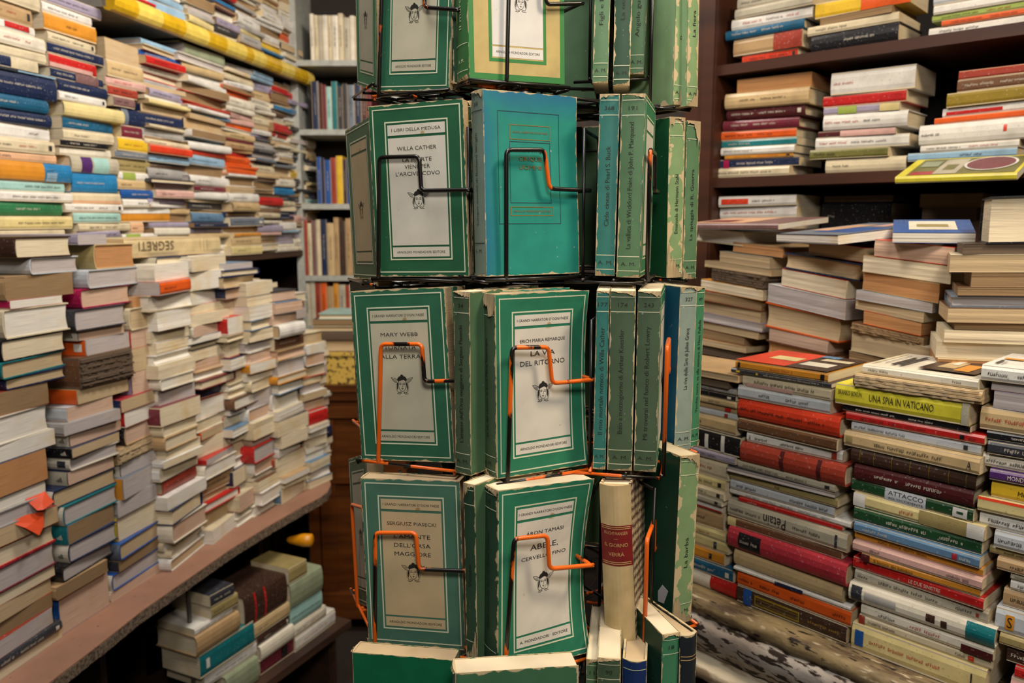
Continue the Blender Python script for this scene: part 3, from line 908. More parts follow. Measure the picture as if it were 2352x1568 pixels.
def rack_book(x, T, covm, spinem, pm, texts=(), style=None, paperm=None, spine=None, bow=0.0, label='', name='paperback', shift=0.0, dz=0.0, back=0.0, group=None, hc=False, torn=False, wear=True):
    """x: pose vector (bottom centre of the front cover). back: how far behind the pocket front it stands"""
    w, h = x[6], x[7]; rnd = random.Random(label)
    mc, mp = MB(), MB(); cb = .0022 if hc else .0006
    mc.grid(-w / 2, w / 2, 0, cb, 0, h, 8, 16, covm)
    if style: cover_print(mc, w, h, style, texts, paperm)
    mc.grid(-w / 2, w / 2, T - cb, T, 0, h, 8, 16, covm)
    # rounded spine shell
    n = 8; bul = T * (.22 if hc else .06); vs = []
    nz = 16
    for k in range(nz + 1):
        for i in range(n + 1):
            q = i / n; vs.append((-w / 2 - bul * math.sin(math.pi * q) - .0003, T * q, h * k / nz))
        for i in range(n + 1):
            q = i / n; vs.append((-w / 2 + .0006, T * q, h * k / nz))
    m_ = 2 * (n + 1); fs = []
    for k in range(nz):
        for i in range(n): fs.append((k * m_ + i, k * m_ + i + 1, (k + 1) * m_ + i + 1, (k + 1) * m_ + i)); fs.append((k * m_ + n + 1 + i, (k + 1) * m_ + n + 1 + i, (k + 1) * m_ + n + 2 + i, k * m_ + n + 2 + i))
        for e in (0, n): fs.append((k * m_ + e, (k + 1) * m_ + e, (k + 1) * m_ + n + 1 + e, k * m_ + n + 1 + e))
    for k in (0, nz):
        for i in range(n): fs.append((k * m_ + i, k * m_ + i + 1, k * m_ + n + 2 + i, k * m_ + n + 1 + i))
    mc.add(vs, fs, spinem)
    xs = lambda yy: -w / 2 - bul * math.sin(math.pi * min(max(yy / T, 0), 1)) - .0006
    if spine:
        for it in spine:
            if it[0] == 'l':       # rule line at height fraction
                _, q, m__ = it; vs = []
                for k in range(9):
                    yy = T * (.04 + .92 * k / 8); vs += [(xs(yy) - .0003, yy, h * (1 - q)), (xs(yy) - .0003, yy, h * (1 - q) + .0008)]
                mc.add(vs, [(2 * k, 2 * k + 2, 2 * k + 3, 2 * k + 1) for k in range(8)], m__)
            elif it[0] == 't':     # upright lettering, bottom to top
                _, body, q0, q1, cap, m__ = it; L_ = (q1 - q0) * h; zc = h * (1 - (q0 + q1) / 2)
                put_text(mc, body, m__, lambda A, U: (xs(T / 2 + U) - .0002, T / 2 + U, zc + A), min(cap, T * .5), L_)
            elif it[0] == 'n':     # small level lettering; spine seen from outside, its left is the back cover
                _, body, q, cap, m__ = it; put_text(mc, body, m__, lambda A, U: (xs(T / 2 - A) - .0002, T / 2 - A, h * (1 - q) + U), cap, min(cap * len(body) * .8, T * .75))
            elif it[0] == 'b':     # coloured band round the spine
                _, q0, q1, m__ = it; vs = []
                for k in range(9):
                    yy = T * k / 8
                    for zz in (h * (1 - q1), h * (1 - q0)): vs.append((xs(yy) + .0001, yy, zz))
                mc.add(vs, [(2 * k, 2 * k + 2, 2 * k + 3, 2 * k + 1) for k in range(8)], m__)
    ins = .003 if hc else .0012
    mp.grid(-w / 2 + .0008, w / 2 - ins, cb + .0002, T - cb - .0002, ins if hc else .0008, h - (ins if hc else .0008), 8, 16, pm)
    tns = []
    if wear:   # ragged paper showing at the spine ends
        TP_ = plain('b9a27c', .9, 'torn_paper', .15)
        for top in (0, 1):
            tn = MB(); ln = rnd.uniform(.003, .010) * (4.5 if torn else 1); lop = rnd.choice((-.1, .15, .5, .85, 1.1)); pts = []
            for k in range(15):
                q = k / 14; yy = T * (.01 + .98 * q); e = .10 + .9 * (abs(q - lop) / max(abs(lop), abs(1 - lop))) ** rnd.uniform(1.2, 3)
                zz = ln * e * rnd.uniform(.6, 1.1); za, zb2 = (0, zz) if not top else (h, h - zz)
                pts.append(((xs(yy) - .0004, yy, za), (xs(yy) - .0006 - rnd.uniform(0, .0014), yy, zb2)))
            tn.add([p for pr in pts for p in pr], [(2 * k, 2 * k + 1, 2 * k + 3, 2 * k + 2) for k in range(14)], TP_); tns.append(tn)
    def bend(p):
        fx = (p[0] / w + .5); q = p[2] / h; e = 1 - (2 * q - 1) ** 2
        return (p[0], p[1] + back + bow * e * max(fx, 0) ** 1.3 + (0.002 * math.sin(q * 5 + w * 900) * fx if bow else 0), p[2])
    for mm in [mc, mp] + tns: mm.xf(bend)
    M = rotm(x[3], x[4], x[5]); pos = np.array(x[:3]) + M @ np.array([shift, 0, dz])
    root = empty(name, tuple(pos)); root.rotation_mode = 'QUATERNION'; root.rotation_quaternion = Matrix(M.tolist()).to_quaternion()
    cv = mc.build('cover', root); mp.build('pages', root)
    for tn in tns: tn.build('torn_edge', cv)
    tag(root, label, 'book', group); return root
# rusted orange wire under worn black paint
def wire_mat(name, amount):
    m, nt, b = nodes(name); f = ramp(nt, noise(nt, 26, stretch=(1, 1, .35), detail=7), amount - .012, amount + .012)
    nt.links.new(mix(nt, f, lin('14110f'), lin('e0631a')), b.inputs['Base Color']); b.inputs['Roughness'].default_value = .3; return m
WIRE = {1: wire_mat('worn_black_wire', .62), 2: wire_mat('worn_black_wire_upper', .66), 3: wire_mat('chipped_black_wire', .50), 4: wire_mat('mostly_orange_wire', .42), 5: wire_mat('chipped_wire_low', .56)}
BLK = plain('100e0d', .35, 'black_paint', .1)
rack = empty('book_rack', (.02, 1.075, 0)); tag(rack, 'tall revolving black wire book rack with chipped paint showing orange', 'book rack')
def rk(p): return (p[0] - .02, p[1] - 1.075, p[2])
PCAP = [None]
def pocket(x, row, pts, T=.06, w=None, only=None, floor=True, r=.0024):
    """front wire through measured points on the pocket's front plane, tray and back wires from the pose"""
    M = rotm(x[3], 0, 0); o = np.array(x[:3]); w_ = w or x[6]
    L = lambda a, b_, c_: rk(tuple(M @ np.array([a, b_, c_]) + o))
    n = M @ np.array([0, 1, 0]); pl = o - n * .007
    m = MB(); P3 = []
    for (px, py) in pts:
        rr_ = ray(px, py); t = (n @ (pl - np.array([0, 0, EYE]))) / (n @ rr_); P3.append(rr_ * t + np.array([0, 0, EYE]))
    def rounded(ps, rad=.006):
        out = [ps[0]]
        for a, b_, c_ in zip(ps, ps[1:], ps[2:]):
            d1 = (a - b_) / np.linalg.norm(a - b_); d2 = (c_ - b_) / np.linalg.norm(c_ - b_)
            for k in range(6):
                t = k / 5; p0 = b_ + d1 * rad; p2 = b_ + d2 * rad; out.append((1 - t) ** 2 * p0 + 2 * t * (1 - t) * b_ + t * t * p2)
        return out + [ps[-1]]
    if P3:
        end = P3[-1] + n * .075; start = P3[0]
        z0 = min(start[2], o[2] - .004); path = rounded([start + n * .07 + np.array([0, 0, z0 - start[2]]), np.array([start[0], start[1], z0]), *P3[1:], P3[-1] + (P3[-1] - P3[-2]) * .06, end])
        m.tube([rk(p) for p in path], r, WIRE[row], 8)
    if floor:
        for b_ in (-.006, T * .45, T): m.tube([L(-w_ / 2 - .004, b_, -.0035), L(w_ / 2 + .004, b_, -.0035)], .0019, WIRE[row], 6)
        for a in (-w_ / 2 - .002, w_ / 2 + .002, 0): m.tube([L(a, -.006, -.0062), L(a, T + .02, -.0062)], .0019, WIRE[row], 6)
        for a in (-w_ / 2 + .01, w_ / 2 - .01): m.tube([L(a, T + .002, -.004), L(a, T + .002, .16)], .0019, BLK, 6)
        m.tube([L(-w_ / 2 + .01, T + .002, .158), L(w_ / 2 - .01, T + .002, .158)], .0019, BLK, 6)
        pc = L(0, T + .004, -.006); m.tube([pc, (0, 0, pc[2])], .0022, BLK, 6)
    o_ = m.build('wire_pocket', rack, smooth=True); return o_
DG = {'a': green('2e644a'), 'b': green('255c3e'), 'c': green('2a7a52'), 'd': green('4b6a4c'), 'e': green('5a7a56'), 'f': green('3d6e6c'), 'g': green('24897a', '24688a'), 'h': green('6d8f76', wear=.06), 'i': green('7c9a70', wear=.09), 'k': green('173b28'), 'm': green('4a7360'), 'tq': green('2f8f80')}
SG = {'d': sgreen('4c6048'), 'e': sgreen('587a58'), 'g': sgreen('75867a'), 't': sgreen('35776e'), 'l': sgreen('7f9a6c', .16), 'k': sgreen('2c4a36', .06), 'v': sgreen('45845f')}
PW, PGR, PCR = paper('cfcabb'), paper('b9b49c'), paper('c0ab84')
PT = page_mat('t'); PC = page_mat('c')
INKS = plain('20221c', .7, 'spine_ink', .05)
GR = 'green-bordered paperbacks in the wire rack'
E_ = 'ARNOLDO MONDADORI EDITORE'; G_ = "I GRANDI NARRATORI D'OGNI PAESE"
def sp(title, num, q=(.24, .78), am=True, m=None):
    m = m or INKS; o = [('t', title, q[0], q[1], .0052, m), ('l', .115, LINE), ('l', .885, LINE), ('l', .965, LINE), ('l', .035, LINE)]
    if num: o.append(('n', num, .075, .0042, m))
    if am: o.append(('n', 'A. M.', .925, .004, m))
    return o
# left column, front pocket
x = pose([(880, -190), (1038, -205), (1031, 203), (870, 217)], -18, .118)
L1 = x; rack_book(x, .021, DG['a'], SG['d'], PT, [(E_, .855, .0026, .5)], 'label', PGR, sp('Racconti', '92'), label='green framed paperback with stained grey label in the top row, facing front', group=GR)
x = pose([(845, 240), (1064, 229), (1077, 632), (868, 638)], -22, .118)
L2 = x; rack_book(x, .022, DG['b'], SG['d'], PT, [('I LIBRI DELLA MEDUSA', .148, .0035, .52), ('WILLA CATHER', .255, .0045, .42), ('LA MORTE', .32, .0045, .31), ('VIENE PER', .36, .0045, .27), ("L'ARCIVESCOVO", .40, .0045, .47), (E_, .855, .0027, .52)], 'label', PW, sp('La morte viene', '101'), label="bright green framed paperback titled La morte viene per l'arcivescovo, second row", group=GR)
x = pose([(807, 670), (1023, 658), (1041, 1058), (831, 1060)], -22, .118)
L3 = x; rack_book(x, .022, DG['a'], SG['d'], PT, [(G_, .148, .0028, .55), ('MARY WEBB', .258, .0042, .43), ('TORNATA', .332, .0045, .34), ('ALLA TERRA', .386, .0045, .50), (E_, .855, .0027, .52)], 'label', PGR, sp('Tornata alla terra', '84'), label='green framed paperback titled Tornata alla terra, leaning in the third row', group=GR)
x = pose([(832, 1096), (1055, 1105), (1069, 1490), (846, 1480)], -16, .118)
L4 = x; rack_book(x, .024, DG['m'], SG['d'], PT, [(G_, .148, .0028, .57), ('SERGIUSZ PIASECKI', .26, .0040, .50), ("L'AMANTE", .335, .0048, .37), ("DELL'ORSA", .388, .0048, .37), ('MAGGIORE', .440, .0048, .37), (E_, .855, .0027, .54)], 'label', PCR, sp("L'amante", '117'), label="faded green paperback titled L'amante dell'Orsa maggiore, facing front in the fourth row", group=GR)
# centre column
x = pose([(1070, -240), (1294, -207), (1300, 194), (1075, 178)], 33, .116)
C1 = x; rack_book(x, .036, green('2f7a3c', wear=.02), sgreen('3a6e3e'), PT, [(E_, .838, .0029, .46)], 'tan', paper('d6d3cf'), [('t', 'Il muro di vetro', .25, .78, .006, LINE), ('l', .80, LINE), ('l', .95, LINE), ('n', 'A. M.', .89, .004, LINE)], bow=.0, label='paperback with straw-coloured cover, green frame and white label, top row', group=GR)
x = pose([(1108, 200), (1324, 226), (1331, 628), (1119, 634)], 26, .116)
RG = plain('7c5a24', .5, 'gilt_brown', .1)
C2 = x; rack_book(x, .026, DG['g'], SG['g'], PT, [('I GRANDI NARRATORI D\'OGNI PAESE', .215, .0022, .38, RG, -.02), ('Richard Wright', .315, .0035, .34, INK, -.02), ('CINQUE', .36, .0048, .24, RG, -.02), ('UOMINI', .405, .0048, .24, RG, -.02), (E_, .645, .0024, .4, RG, -.01)], 'lined', PW, [('t', 'Cinque uomini di Richard Wright', .22, .72, .0045, INKS), ('n', '268', .07, .0038, INKS), ('n', 'A. M.', .86, .004, INKS), ('l', .11, INKS), ('l', .82, INKS)], bow=.001, label='turquoise paperback with thin ruled frames titled Cinque uomini, faded blue at its edge', group=GR)
x = pose([(1137, 675), (1353, 667), (1357, 1070), (1143, 1097)], 31, .116)
C3 = x; rack_book(x, .032, green('2a7558', wear=.02), SG['d'], PT, [(G_, .148, .0029, .56), ('ERICH MARIA REMARQUE', .262, .0037, .50), ('LA VIA', .332, .0055, .27), ('DEL RITORNO', .385, .0055, .50), (E_, .855, .0029, .52)], 'label', paper('d3cdc0'), sp('La via del ritorno di Erich Maria Remarque', '74'), bow=.012, torn=True, label='vivid green framed paperback titled La via del ritorno, third row, torn spine', group=GR)
x = pose([(1146, 1122), (1358, 1101), (1362, 1500), (1143, 1549)], 31, .116)
C4 = x; rack_book(x, .036, green('2a7558', wear=.025), SG['k'], PC, [(G_, .148, .0028, .58), ('ÁRON TAMÁSI', .26, .0040, .42), ('ABELE,', .345, .0062, .33), ('CERVELLO FINO', .40, .0040, .52), ('A. MONDADORI · EDITORE', .855, .003, .54)], 'label', paper('d3cdc0'), sp('Abele cervello fino di Aron Tamasi', '118'), bow=.017, label='warped green framed paperback titled Abele, cervello fino, fourth row', group=GR)
x = pose([(1048, 1536), (1322, 1533), (1326, 1960), (1052, 1985)], 24, .135)
C5 = x; rack_book(x, .03, green('3f6a4c', wear=.05), SG['g'], PC, [], None, None, None, label='worn green paperback whose top edge shows in the lowest row, front pocket', group=GR)
x = pose([(812, 1490), (1042, 1520), (1050, 1905), (826, 1890)], -12, .122)
L5 = x; rack_book(x, .024, green('0f6440', wear=.02), SG['k'], PT, [], None, None, None, label='plain deep green book in the lowest row beside the cabinet', group=GR)
# books standing behind the front ones
def behind(x, items, T0, tag_, bow=0):
    y = T0
    for (T, cm, sm, spn, sh, dz, lab) in items:
        rack_book(x, T, cm, sm, PT, spine=spn, back=y + .0012, shift=sh, dz=dz, bow=bow, label=lab, group=GR, torn='torn' in lab); y += T + .0012
behind(C1, [(.022, DG['k'], SG['k'], None, -.004, .0, 'dark green paperback behind the straw-coloured one in the top row')], .036, 'c1')
0 and behind(C2, [(.020, DG['k'], SG['k'], sp('Fontamara', '77'), -.002, -.001, 'dark green paperback behind the turquoise one in the second row')], .026, 'c2')
behind(C3, [(.014, DG['tq'], SG['t'], None, -.004, .002, 'teal green paperback with blank spine behind La via del ritorno')], .032, 'c3', .012)
behind(C4, [(.018, green('4a3a2c', wear=.1), sgreen('4a4034', .12), None, -.006, .002, 'brown paperback with torn bare spine behind Abele in the fourth row')], .036, 'c4', .017)
for xx, nm in ((L3, 'leaning third row cover'),):
    behind(xx, [(.022, DG['k'], SG['k'], None, .004, 0, 'dark green paperback standing behind the ' + nm)], .024, 'l')
# right pockets: spines towards the aisle, covers facing sideways
def by_spine(q, T, yaw, *a, **k):
    """pose from the spine face corners"""
    s_ = pose(q, yaw, T, ws=.0015, ps=1.0); T_ = s_[6]; Ms = rotm(s_[3], s_[4], s_[5]); w = k.pop('w', .118); h = s_[7]
    # book frame: its -x axis is the spine face's outward normal (-y of the spine frame)
    Mb = Ms @ np.array([[0, -1, 0], [1, 0, 0], [0, 0, 1]]).astype(float)
    pos = s_[:3] + Ms @ np.array([T_ / 2, 0, 0]) + Mb @ np.array([w / 2, 0, 0])
    e = Matrix(Mb.tolist()); root = rack_book([0, 0, 0, 0, 0, 0, w, h], T_, *a, **k)
    root.location = tuple(pos); root.rotation_quaternion = e.to_quaternion(); return s_, pos, Mb, T_, w
def S(qd, T, yaw, cm, sm, title, num, lab, **k): return by_spine(qd, T, yaw, cm, sm, PC, spine=(sp(title, num, **{a: k.pop(a) for a in ('q', 'am') if a in k}) if title else None), label=lab, group=GR, **k)
S([(1372, -210), (1408, -210), (1396, 190), (1361, 192)], .018, -8, DG['e'], SG['e'], 'Figli e Predoni', '120', 'grey green paperback spine, first of the sideways books in the top row')
S([(1418, -205), (1455, -205), (1446, 198), (1408, 196)], .020, -8, DG['k'], SG['k'], 'La neve di', '121', 'dark worn paperback spine between two green ones, top row')
r1 = S([(1462, -215), (1497, -217), (1478, 172), (1444, 170)], .019, -14, DG['e'], SG['e'], "Angelo guarda il passato", '130', 'green paperback spine with torn foot and slipped label, sideways in the top row', style='label', paperm=PCR)
S([(1381, 216), (1421, 216), (1412, 633), (1366, 633)], .022, -8, DG['f'], SG['t'], 'Cielo cinese di Pearl S. Buck', '368', 'teal paperback spine titled Cielo cinese, second row', q=(.28, .72))
S([(1043, 670), (1079, 668), (1082, 1090), (1047, 1086)], .022, -38, DG['d'], SG['d'], "L'amante dell'Orsa maggiore di Sergiusz Piasecki", '34', "grey green paperback with spine title L'amante dell'Orsa maggiore, third row", q=(.18, .82))
S([(1066, 1108), (1090, 1112), (1096, 1520), (1073, 1514)], .016, -38, DG['d'], SG['k'], 'Vento', None, 'narrow torn green paperback, second behind Abele in the fourth row', torn=True)
S([(1064, 232), (1083, 232), (1087, 634), (1068, 632)], .014, -38, DG['k'], SG['k'], 'Fontamara', '77', 'dark narrow paperback beside the grey spine of the turquoise one')
r2 = S([(1430, 214), (1481, 217), (1468, 638), (1417, 636)], .026, -15, DG['c'], SG['e'], 'La vallata di Wickford Point di John P. Marquand', '191', 'wide green paperback spine titled La vallata di Wickford Point, second row', q=(.15, .84), style='label', paperm=PW)
S([(1373, 667), (1398, 667), (1388, 1077), (1364, 1076)], .015, -8, DG['f'], SG['t'], 'Il mio mortale nemico di Willa Cather', '177', 'narrow teal paperback spine titled Il mio mortale nemico, third row', q=(.2, .8))
S([(1404, 667), (1459, 668), (1451, 1080), (1395, 1078)], .027, -8, DG['d'], SG['d'], 'Buio a mezzogiorno di Arthur Koestler', '174', 'wide grey green paperback spine titled Buio a mezzogiorno, third row', q=(.21, .79))
r3 = S([(1466, 668), (1518, 668), (1505, 1082), (1457, 1081)], .024, -13, DG['c'], SG['d'], 'Mi troverai nel fuoco di Robert Lowry', '243', 'grey green paperback spine with pale crease down it, outermost in the third row', q=(.19, .82), style='label', paperm=PW)
HT, _nt, _b = nodes('houndstooth_paper'); _w = N(_nt, 'ShaderNodeTexChecker'); _w.inputs['Scale'].default_value = 150; _tc = N(_nt, 'ShaderNodeTexCoord'); _mp = N(_nt, 'ShaderNodeMapping'); _mp.inputs['Rotation'].default_value = (0, R(38), 0); _mp.inputs['Scale'].default_value = (1.5, 1, 1)
_mx = N(_nt, 'ShaderNodeVectorMath', operation='ADD'); _nz = N(_nt, 'ShaderNodeTexNoise'); _nz.inputs['Scale'].default_value = 90; _sc = N(_nt, 'ShaderNodeVectorMath', operation='SCALE'); _sc.inputs['Scale'].default_value = .006
_nt.links.new(_tc.outputs['Object'], _nz.inputs['Vector']); _nt.links.new(_nz.outputs['Color'], _sc.inputs[0]); _nt.links.new(_tc.outputs['Object'], _mx.inputs[0]); _nt.links.new(_sc.outputs[0], _mx.inputs[1]); _nt.links.new(_mx.outputs[0], _mp.inputs[0]); _nt.links.new(_mp.outputs[0], _w.inputs['Vector'])
_nt.links.new(mix(_nt, _w.outputs['Fac'], lin('4a3028'), lin('c9b592')), _b.inputs['Base Color']); _b.inputs['Roughness'].default_value = .6
VEL, _nt, _b = nodes('vellum'); _nt.links.new(mix(_nt, ramp(_nt, noise(_nt, 30, detail=5), .3, .75), lin('c8b083'), lin('a08a5e')), _b.inputs['Base Color']); _b.inputs['Roughness'].default_value = .45
RL = plain('7c1d1c', .5, 'red_leather_label', .15); GP_ = plain('c9a06a', .4, 'gilt', .1)
r4 = by_spine([(1380, 1112), (1446, 1108), (1455, 1508), (1398, 1507)], .036, -18, HT, VEL, PC, w=.122, hc=True, wear=False, spine=[('b', .225, .455, RL), ('l', .235, GP_), ('l', .245, GP_), ('l', .435, GP_), ('l', .445, GP_), ('n', 'FEUCHTWANGER', .268, .0036, GP_), ('n', '——', .30, .003, GP_), ('n', 'IL GIORNO', .335, .0042, GP_), ('n', 'VERRÀ', .385, .0042, GP_)],
   label='cream vellum hardback with red spine label titled Il giorno verrà, houndstooth boards', name='hardback')
S([(1349, 1512), (1372, 1514), (1366, 1905), (1345, 1900)], .014, -8, DG['c'], SG['e'], 'Terra', '11', 'narrow green paperback spine at the foot of the rack')
S([(1375, 1508), (1424, 1512), (1416, 1912), (1370, 1908)], .025, -8, DG['d'], SG['d'], 'Strada', '90', 'wide grey green paperback spine at the foot of the rack')
r5 = by_spine([(1433, 1512), (1484, 1512), (1474, 1905), (1428, 1905)], .027, -14, green('1d3466', wear=.01), sgreen('1d3466', .02), PT, hc=True, wear=False, spine=[('l', .05, LINE)], label='navy blue hardback at the foot of the rack', name='hardback')
# far right pockets: backs of books and their spines, turned away
f1 = S([(1560, -150), (1583, -150), (1573, 245), (1545, 238)], .020, 33, DG['i'], SG['l'], 'Romanzo', None, 'cream worn paperback spine with peeled cover, far pocket, top row', torn=True)
S([(1585, -150), (1608, -150), (1601, 243), (1576, 246)], .019, 36, DG['i'], SG['l'], 'La fiera', None, 'pale green peeling paperback, outermost of the far pocket, top row', torn=True)
f2 = S([(1537, 268), (1573, 270), (1565, 640), (1532, 634)], .024, 26, green('14502f', wear=.02), SG['l'], 'Emanuele di Hermann Stahl', None, 'peeling green paperback spine in the far pocket, second row', torn=True, q=(.35, .72))
S([(1576, 272), (1609, 284), (1599, 640), (1567, 640)], .022, 32, DG['i'], SG['e'], 'La spiaggia di R. Guerra', None, 'green paperback with cracked flaking spine, outermost far pocket, second row', torn=True, q=(.3, .75))
f3 = S([(1563, 657), (1600, 658), (1584, 1033), (1550, 1035)], .024, 24, green('174f6c', wear=.015), sgreen('8b9a90'), 'La riva delle Sirti di Julien Gracq', '327', 'blue backed paperback with pale grey spine in the far pocket, third row', q=(.25, .62))
S([(1600, 658), (1616, 660), (1601, 1024), (1586, 1026)], .019, 40, DG['c'], SG['v'], 'Vecchio cuore, va alla ventura di Hans Fallada', '97', 'light green paperback spine titled Vecchio cuore, outermost far pocket, third row', q=(.2, .78))
f4 = S([(1563, 1040), (1604, 1048), (1582, 1432), (1550, 1425)], .028, 26, green('174030', wear=.05), SG['l'], 'La barba', None, 'dark green backed book with badly torn cream spine, far pocket, fourth row', torn=True, q=(.45, .7))
f5 = S([(1523, 1456), (1559, 1450), (1548, 1850), (1515, 1846)], .022, 18, DG['k'], SG['v'], 'Betty Smith', '18', 'dark backed paperback with bright green spine, low far pocket', q=(.2, .6))
by_spine([(1562, 1450), (1597, 1456), (1588, 1850), (1556, 1848)], .024, 30, green('15181d', wear=.02), sgreen('20262c', .04), PT, hc=True, wear=False, spine=[('l', q, GP_) for q in (.12, .14, .3, .32)], label='black ribbed leather hardback in the lowest far pocket', name='hardback')
# left side pockets, covers turned to the left
W_ = {}
for nm, q, cm, pm_, lab in ((1, [(812, -152), (862, -168), (869, 212), (822, 195)], DG['c'], PGR, 'green framed paperback on the rack side turned to the wall, top row'),
                          (2, [(789, 296), (852, 270), (868, 640), (817, 642)], DG['d'], PCR, 'olive green paperback with brown label, side pocket of the second row'),
                          (4, [(799, 1050), (845, 1043), (858, 1398), (818, 1385)], DG['d'], PGR, 'dark green framed paperback in the side pocket, fourth row')):
    x = pose(q, -66, .118, ws=.003); W_[nm] = x
    rack_book(x, .022, cm, SG['d'], PT, [], 'label', pm_, None, label=lab, group=GR)
x3 = W_[2].copy(); x3[2] = L3[2]; W_[3] = x3
rack_book(x3, .022, DG['k'], SG['k'], PT, [], None, None, None, label='dark paperback edge in the side pocket, third row', group=GR, shift=0)
# pockets
pocket(L1, 1, [(870, 216), (878, -60), (975, -60), (975, 17), (1046, 22)])
pocket(L2, 2, [(869, 634), (871, 361), (963, 359), (968, 438), (1070, 436)])
pocket(L3, 3, [(869, 1063), (875, 790), (969, 790), (975, 876), (1046, 874)])
pocket(L4, 4, [(861, 1483), (862, 1223), (955, 1223), (963, 1307), (1066, 1311)])
pocket(C1, 1, [(1164, 188), (1170, -80), (1250, -80), (1254, 10), (1330, 8)])
pocket(C2, 2, [(1163, 632), (1163, 344), (1250, 344), (1262, 433), (1346, 437)])
pocket(C3, 3, [(1166, 1095), (1176, 798), (1260, 797), (1268, 880), (1358, 872)])
pocket(C4, 4, [(1158, 1528), (1181, 1237), (1257, 1229), (1262, 1306), (1352, 1298)])
pocket(L5, 5, []); pocket(C5, 5, [])
def side_pocket(s, row, Tn, drop=0, rise=.135, ex=.004, front=True):
    s_, pos, Mb, T_, w = s; yaw = math.atan2(Mb[1][0], Mb[0][0]); x = [pos[0], pos[1], pos[2], yaw, 0, 0, w, .19]
    pocket(x, row, [], T=Tn)
    if front:
        M = rotm(yaw, 0, 0); L = lambda a, b_, c_: rk(tuple(M @ np.array([a, b_, c_]) + np.array(x[:3]))); m = MB(); h = w / 2; b0 = -.008
        pts = [(-h + .0, b0, -.004), (-h + .0, b0, rise), (h * .0, b0, rise), (h * .05, b0, rise - .04), (h + .006, b0, rise - .04), (h + .006, .06, rise - .04)]
        out = []
        for i, p in enumerate(pts):
            if 0 < i < len(pts) - 1:
                A, B, C_ = (np.array(q) for q in (pts[i - 1], p, pts[i + 1])); d1 = (A - B) / np.linalg.norm(A - B); d2 = (C_ - B) / np.linalg.norm(C_ - B)
                for k in range(5): t = k / 4; out.append(tuple((1 - t) ** 2 * (B + d1 * .006) + 2 * t * (1 - t) * B + t * t * (B + d2 * .006)))
            else: out.append(p)
        m.tube([L(*p) for p in out], .0024, WIRE[row], 8); m.build('wire_hoop', rack, smooth=True)
side_pocket(r1, 1, .066); side_pocket(r2, 2, .062); side_pocket(r3, 4, .07); side_pocket(r4, 4, .06); side_pocket(r5, 5, .07)
side_pocket(f1, 1, .045, front=False); side_pocket(f2, 2, .045, front=False); side_pocket(f3, 3, .045, front=False); side_pocket(f4, 4, .045, front=False); side_pocket(f5, 5, .045, front=False)
for nm, x in W_.items():
    pocket(x, min(nm + (1 if nm == 3 else 0), 4), [] if nm != 4 else [(822, 1398), (808, 1158), (835, 1166), (838, 1230), (850, 1234)])
# pole, rings, foot; rear pockets with the books seen as dark shapes through the gaps
m = MB(); m.tube([(0, 0, .03), (0, 0, 2.12)], .012, BLK, 16); m.build('pole', rack, smooth=True)
m = MB(); m.prism([(.2 * math.cos(q * .2618), .2 * math.sin(q * .2618)) for q in range(24)], .0, .03, BLK, 'z'); m.build('base', rack)
for (r_, z) in ((1, L1[2]), (2, L2[2]), (3, L3[2]), (4, L4[2]), (5, L5[2])):
    m = MB(); z -= .012
    for rad in (.07, .12): m.tube([(rad * math.cos(q * .2618), rad * math.sin(q * .2618), z) for q in range(24)], .0022, BLK, 6, True)
    for q in range(6): a = q * math.pi / 3 + .3; m.tube([(0, 0, z), (.12 * math.cos(a), .12 * math.sin(a), z)], .0022, BLK, 6)
    m.prism([(.10 * math.cos(q * .2618), .10 * math.sin(q * .2618)) for q in range(24)], z - .003, z - .0015, BLK, 'z')  # black disc added to stand in for the shade between tiers
    m.build('tier_ring', rack, smooth=True)
for row, (xx, zz) in enumerate(((L1, 0), (L2, 0), (L3, 0), (L4, 0))):
    for j, (dx, dy, yaw, cm) in enumerate(((-.05, 1.185, 188, 'k'), (.10, 1.175, 160, 'd'))):
        rack_book([dx, dy + .0, xx[2], R(yaw), 0, 0, .118, .192], .03, DG[cm], SG['k'], PT, label=('dark' if cm == 'k' else 'grey') + f" green paperback on the rear side of the rack, {('top', 'second', 'third', 'fourth')[row]} row", group=GR, wear=False)
        pocket([dx, dy, xx[2], R(yaw), 0, 0, .118, .192], 1, [], T=.035)
# a small price tag on the torn book
s_, pos, Mb, T_, w = f4

_f = [o for o in bpy.data.objects if o.get('label', '').startswith('dark green backed book with badly torn')][0]
n_ = Mb @ np.array([0., 1, 0]); pl_ = pos + Mb @ np.array([0, T_ + .0012, 0]); m = MB(); P_ = []
for px_, py_ in ((1511, 1357), (1521, 1343), (1534, 1358), (1524, 1386), (1511, 1380)):
    r_ = ray(px_, py_); t_ = (n_ @ (pl_ - np.array([0, 0, EYE]))) / (n_ @ r_); P_.append(tuple(Mb.T @ (r_ * t_ + np.array([0, 0, EYE]) - pos)))
P2 = [(a_, b_ - .0005, c_) for a_, b_, c_ in P_]; m.add(P_ + P2, [(0, 1, 2, 3, 4), (9, 8, 7, 6, 5)] + [(i, i + 5, (i + 1) % 5 + 5, (i + 1) % 5) for i in range(5)], paper('b8b8bc', .2)); m.build('price_label', next(c for c in _f.children if c.name.startswith('cover')))['label'] = 'small torn whitish price label'
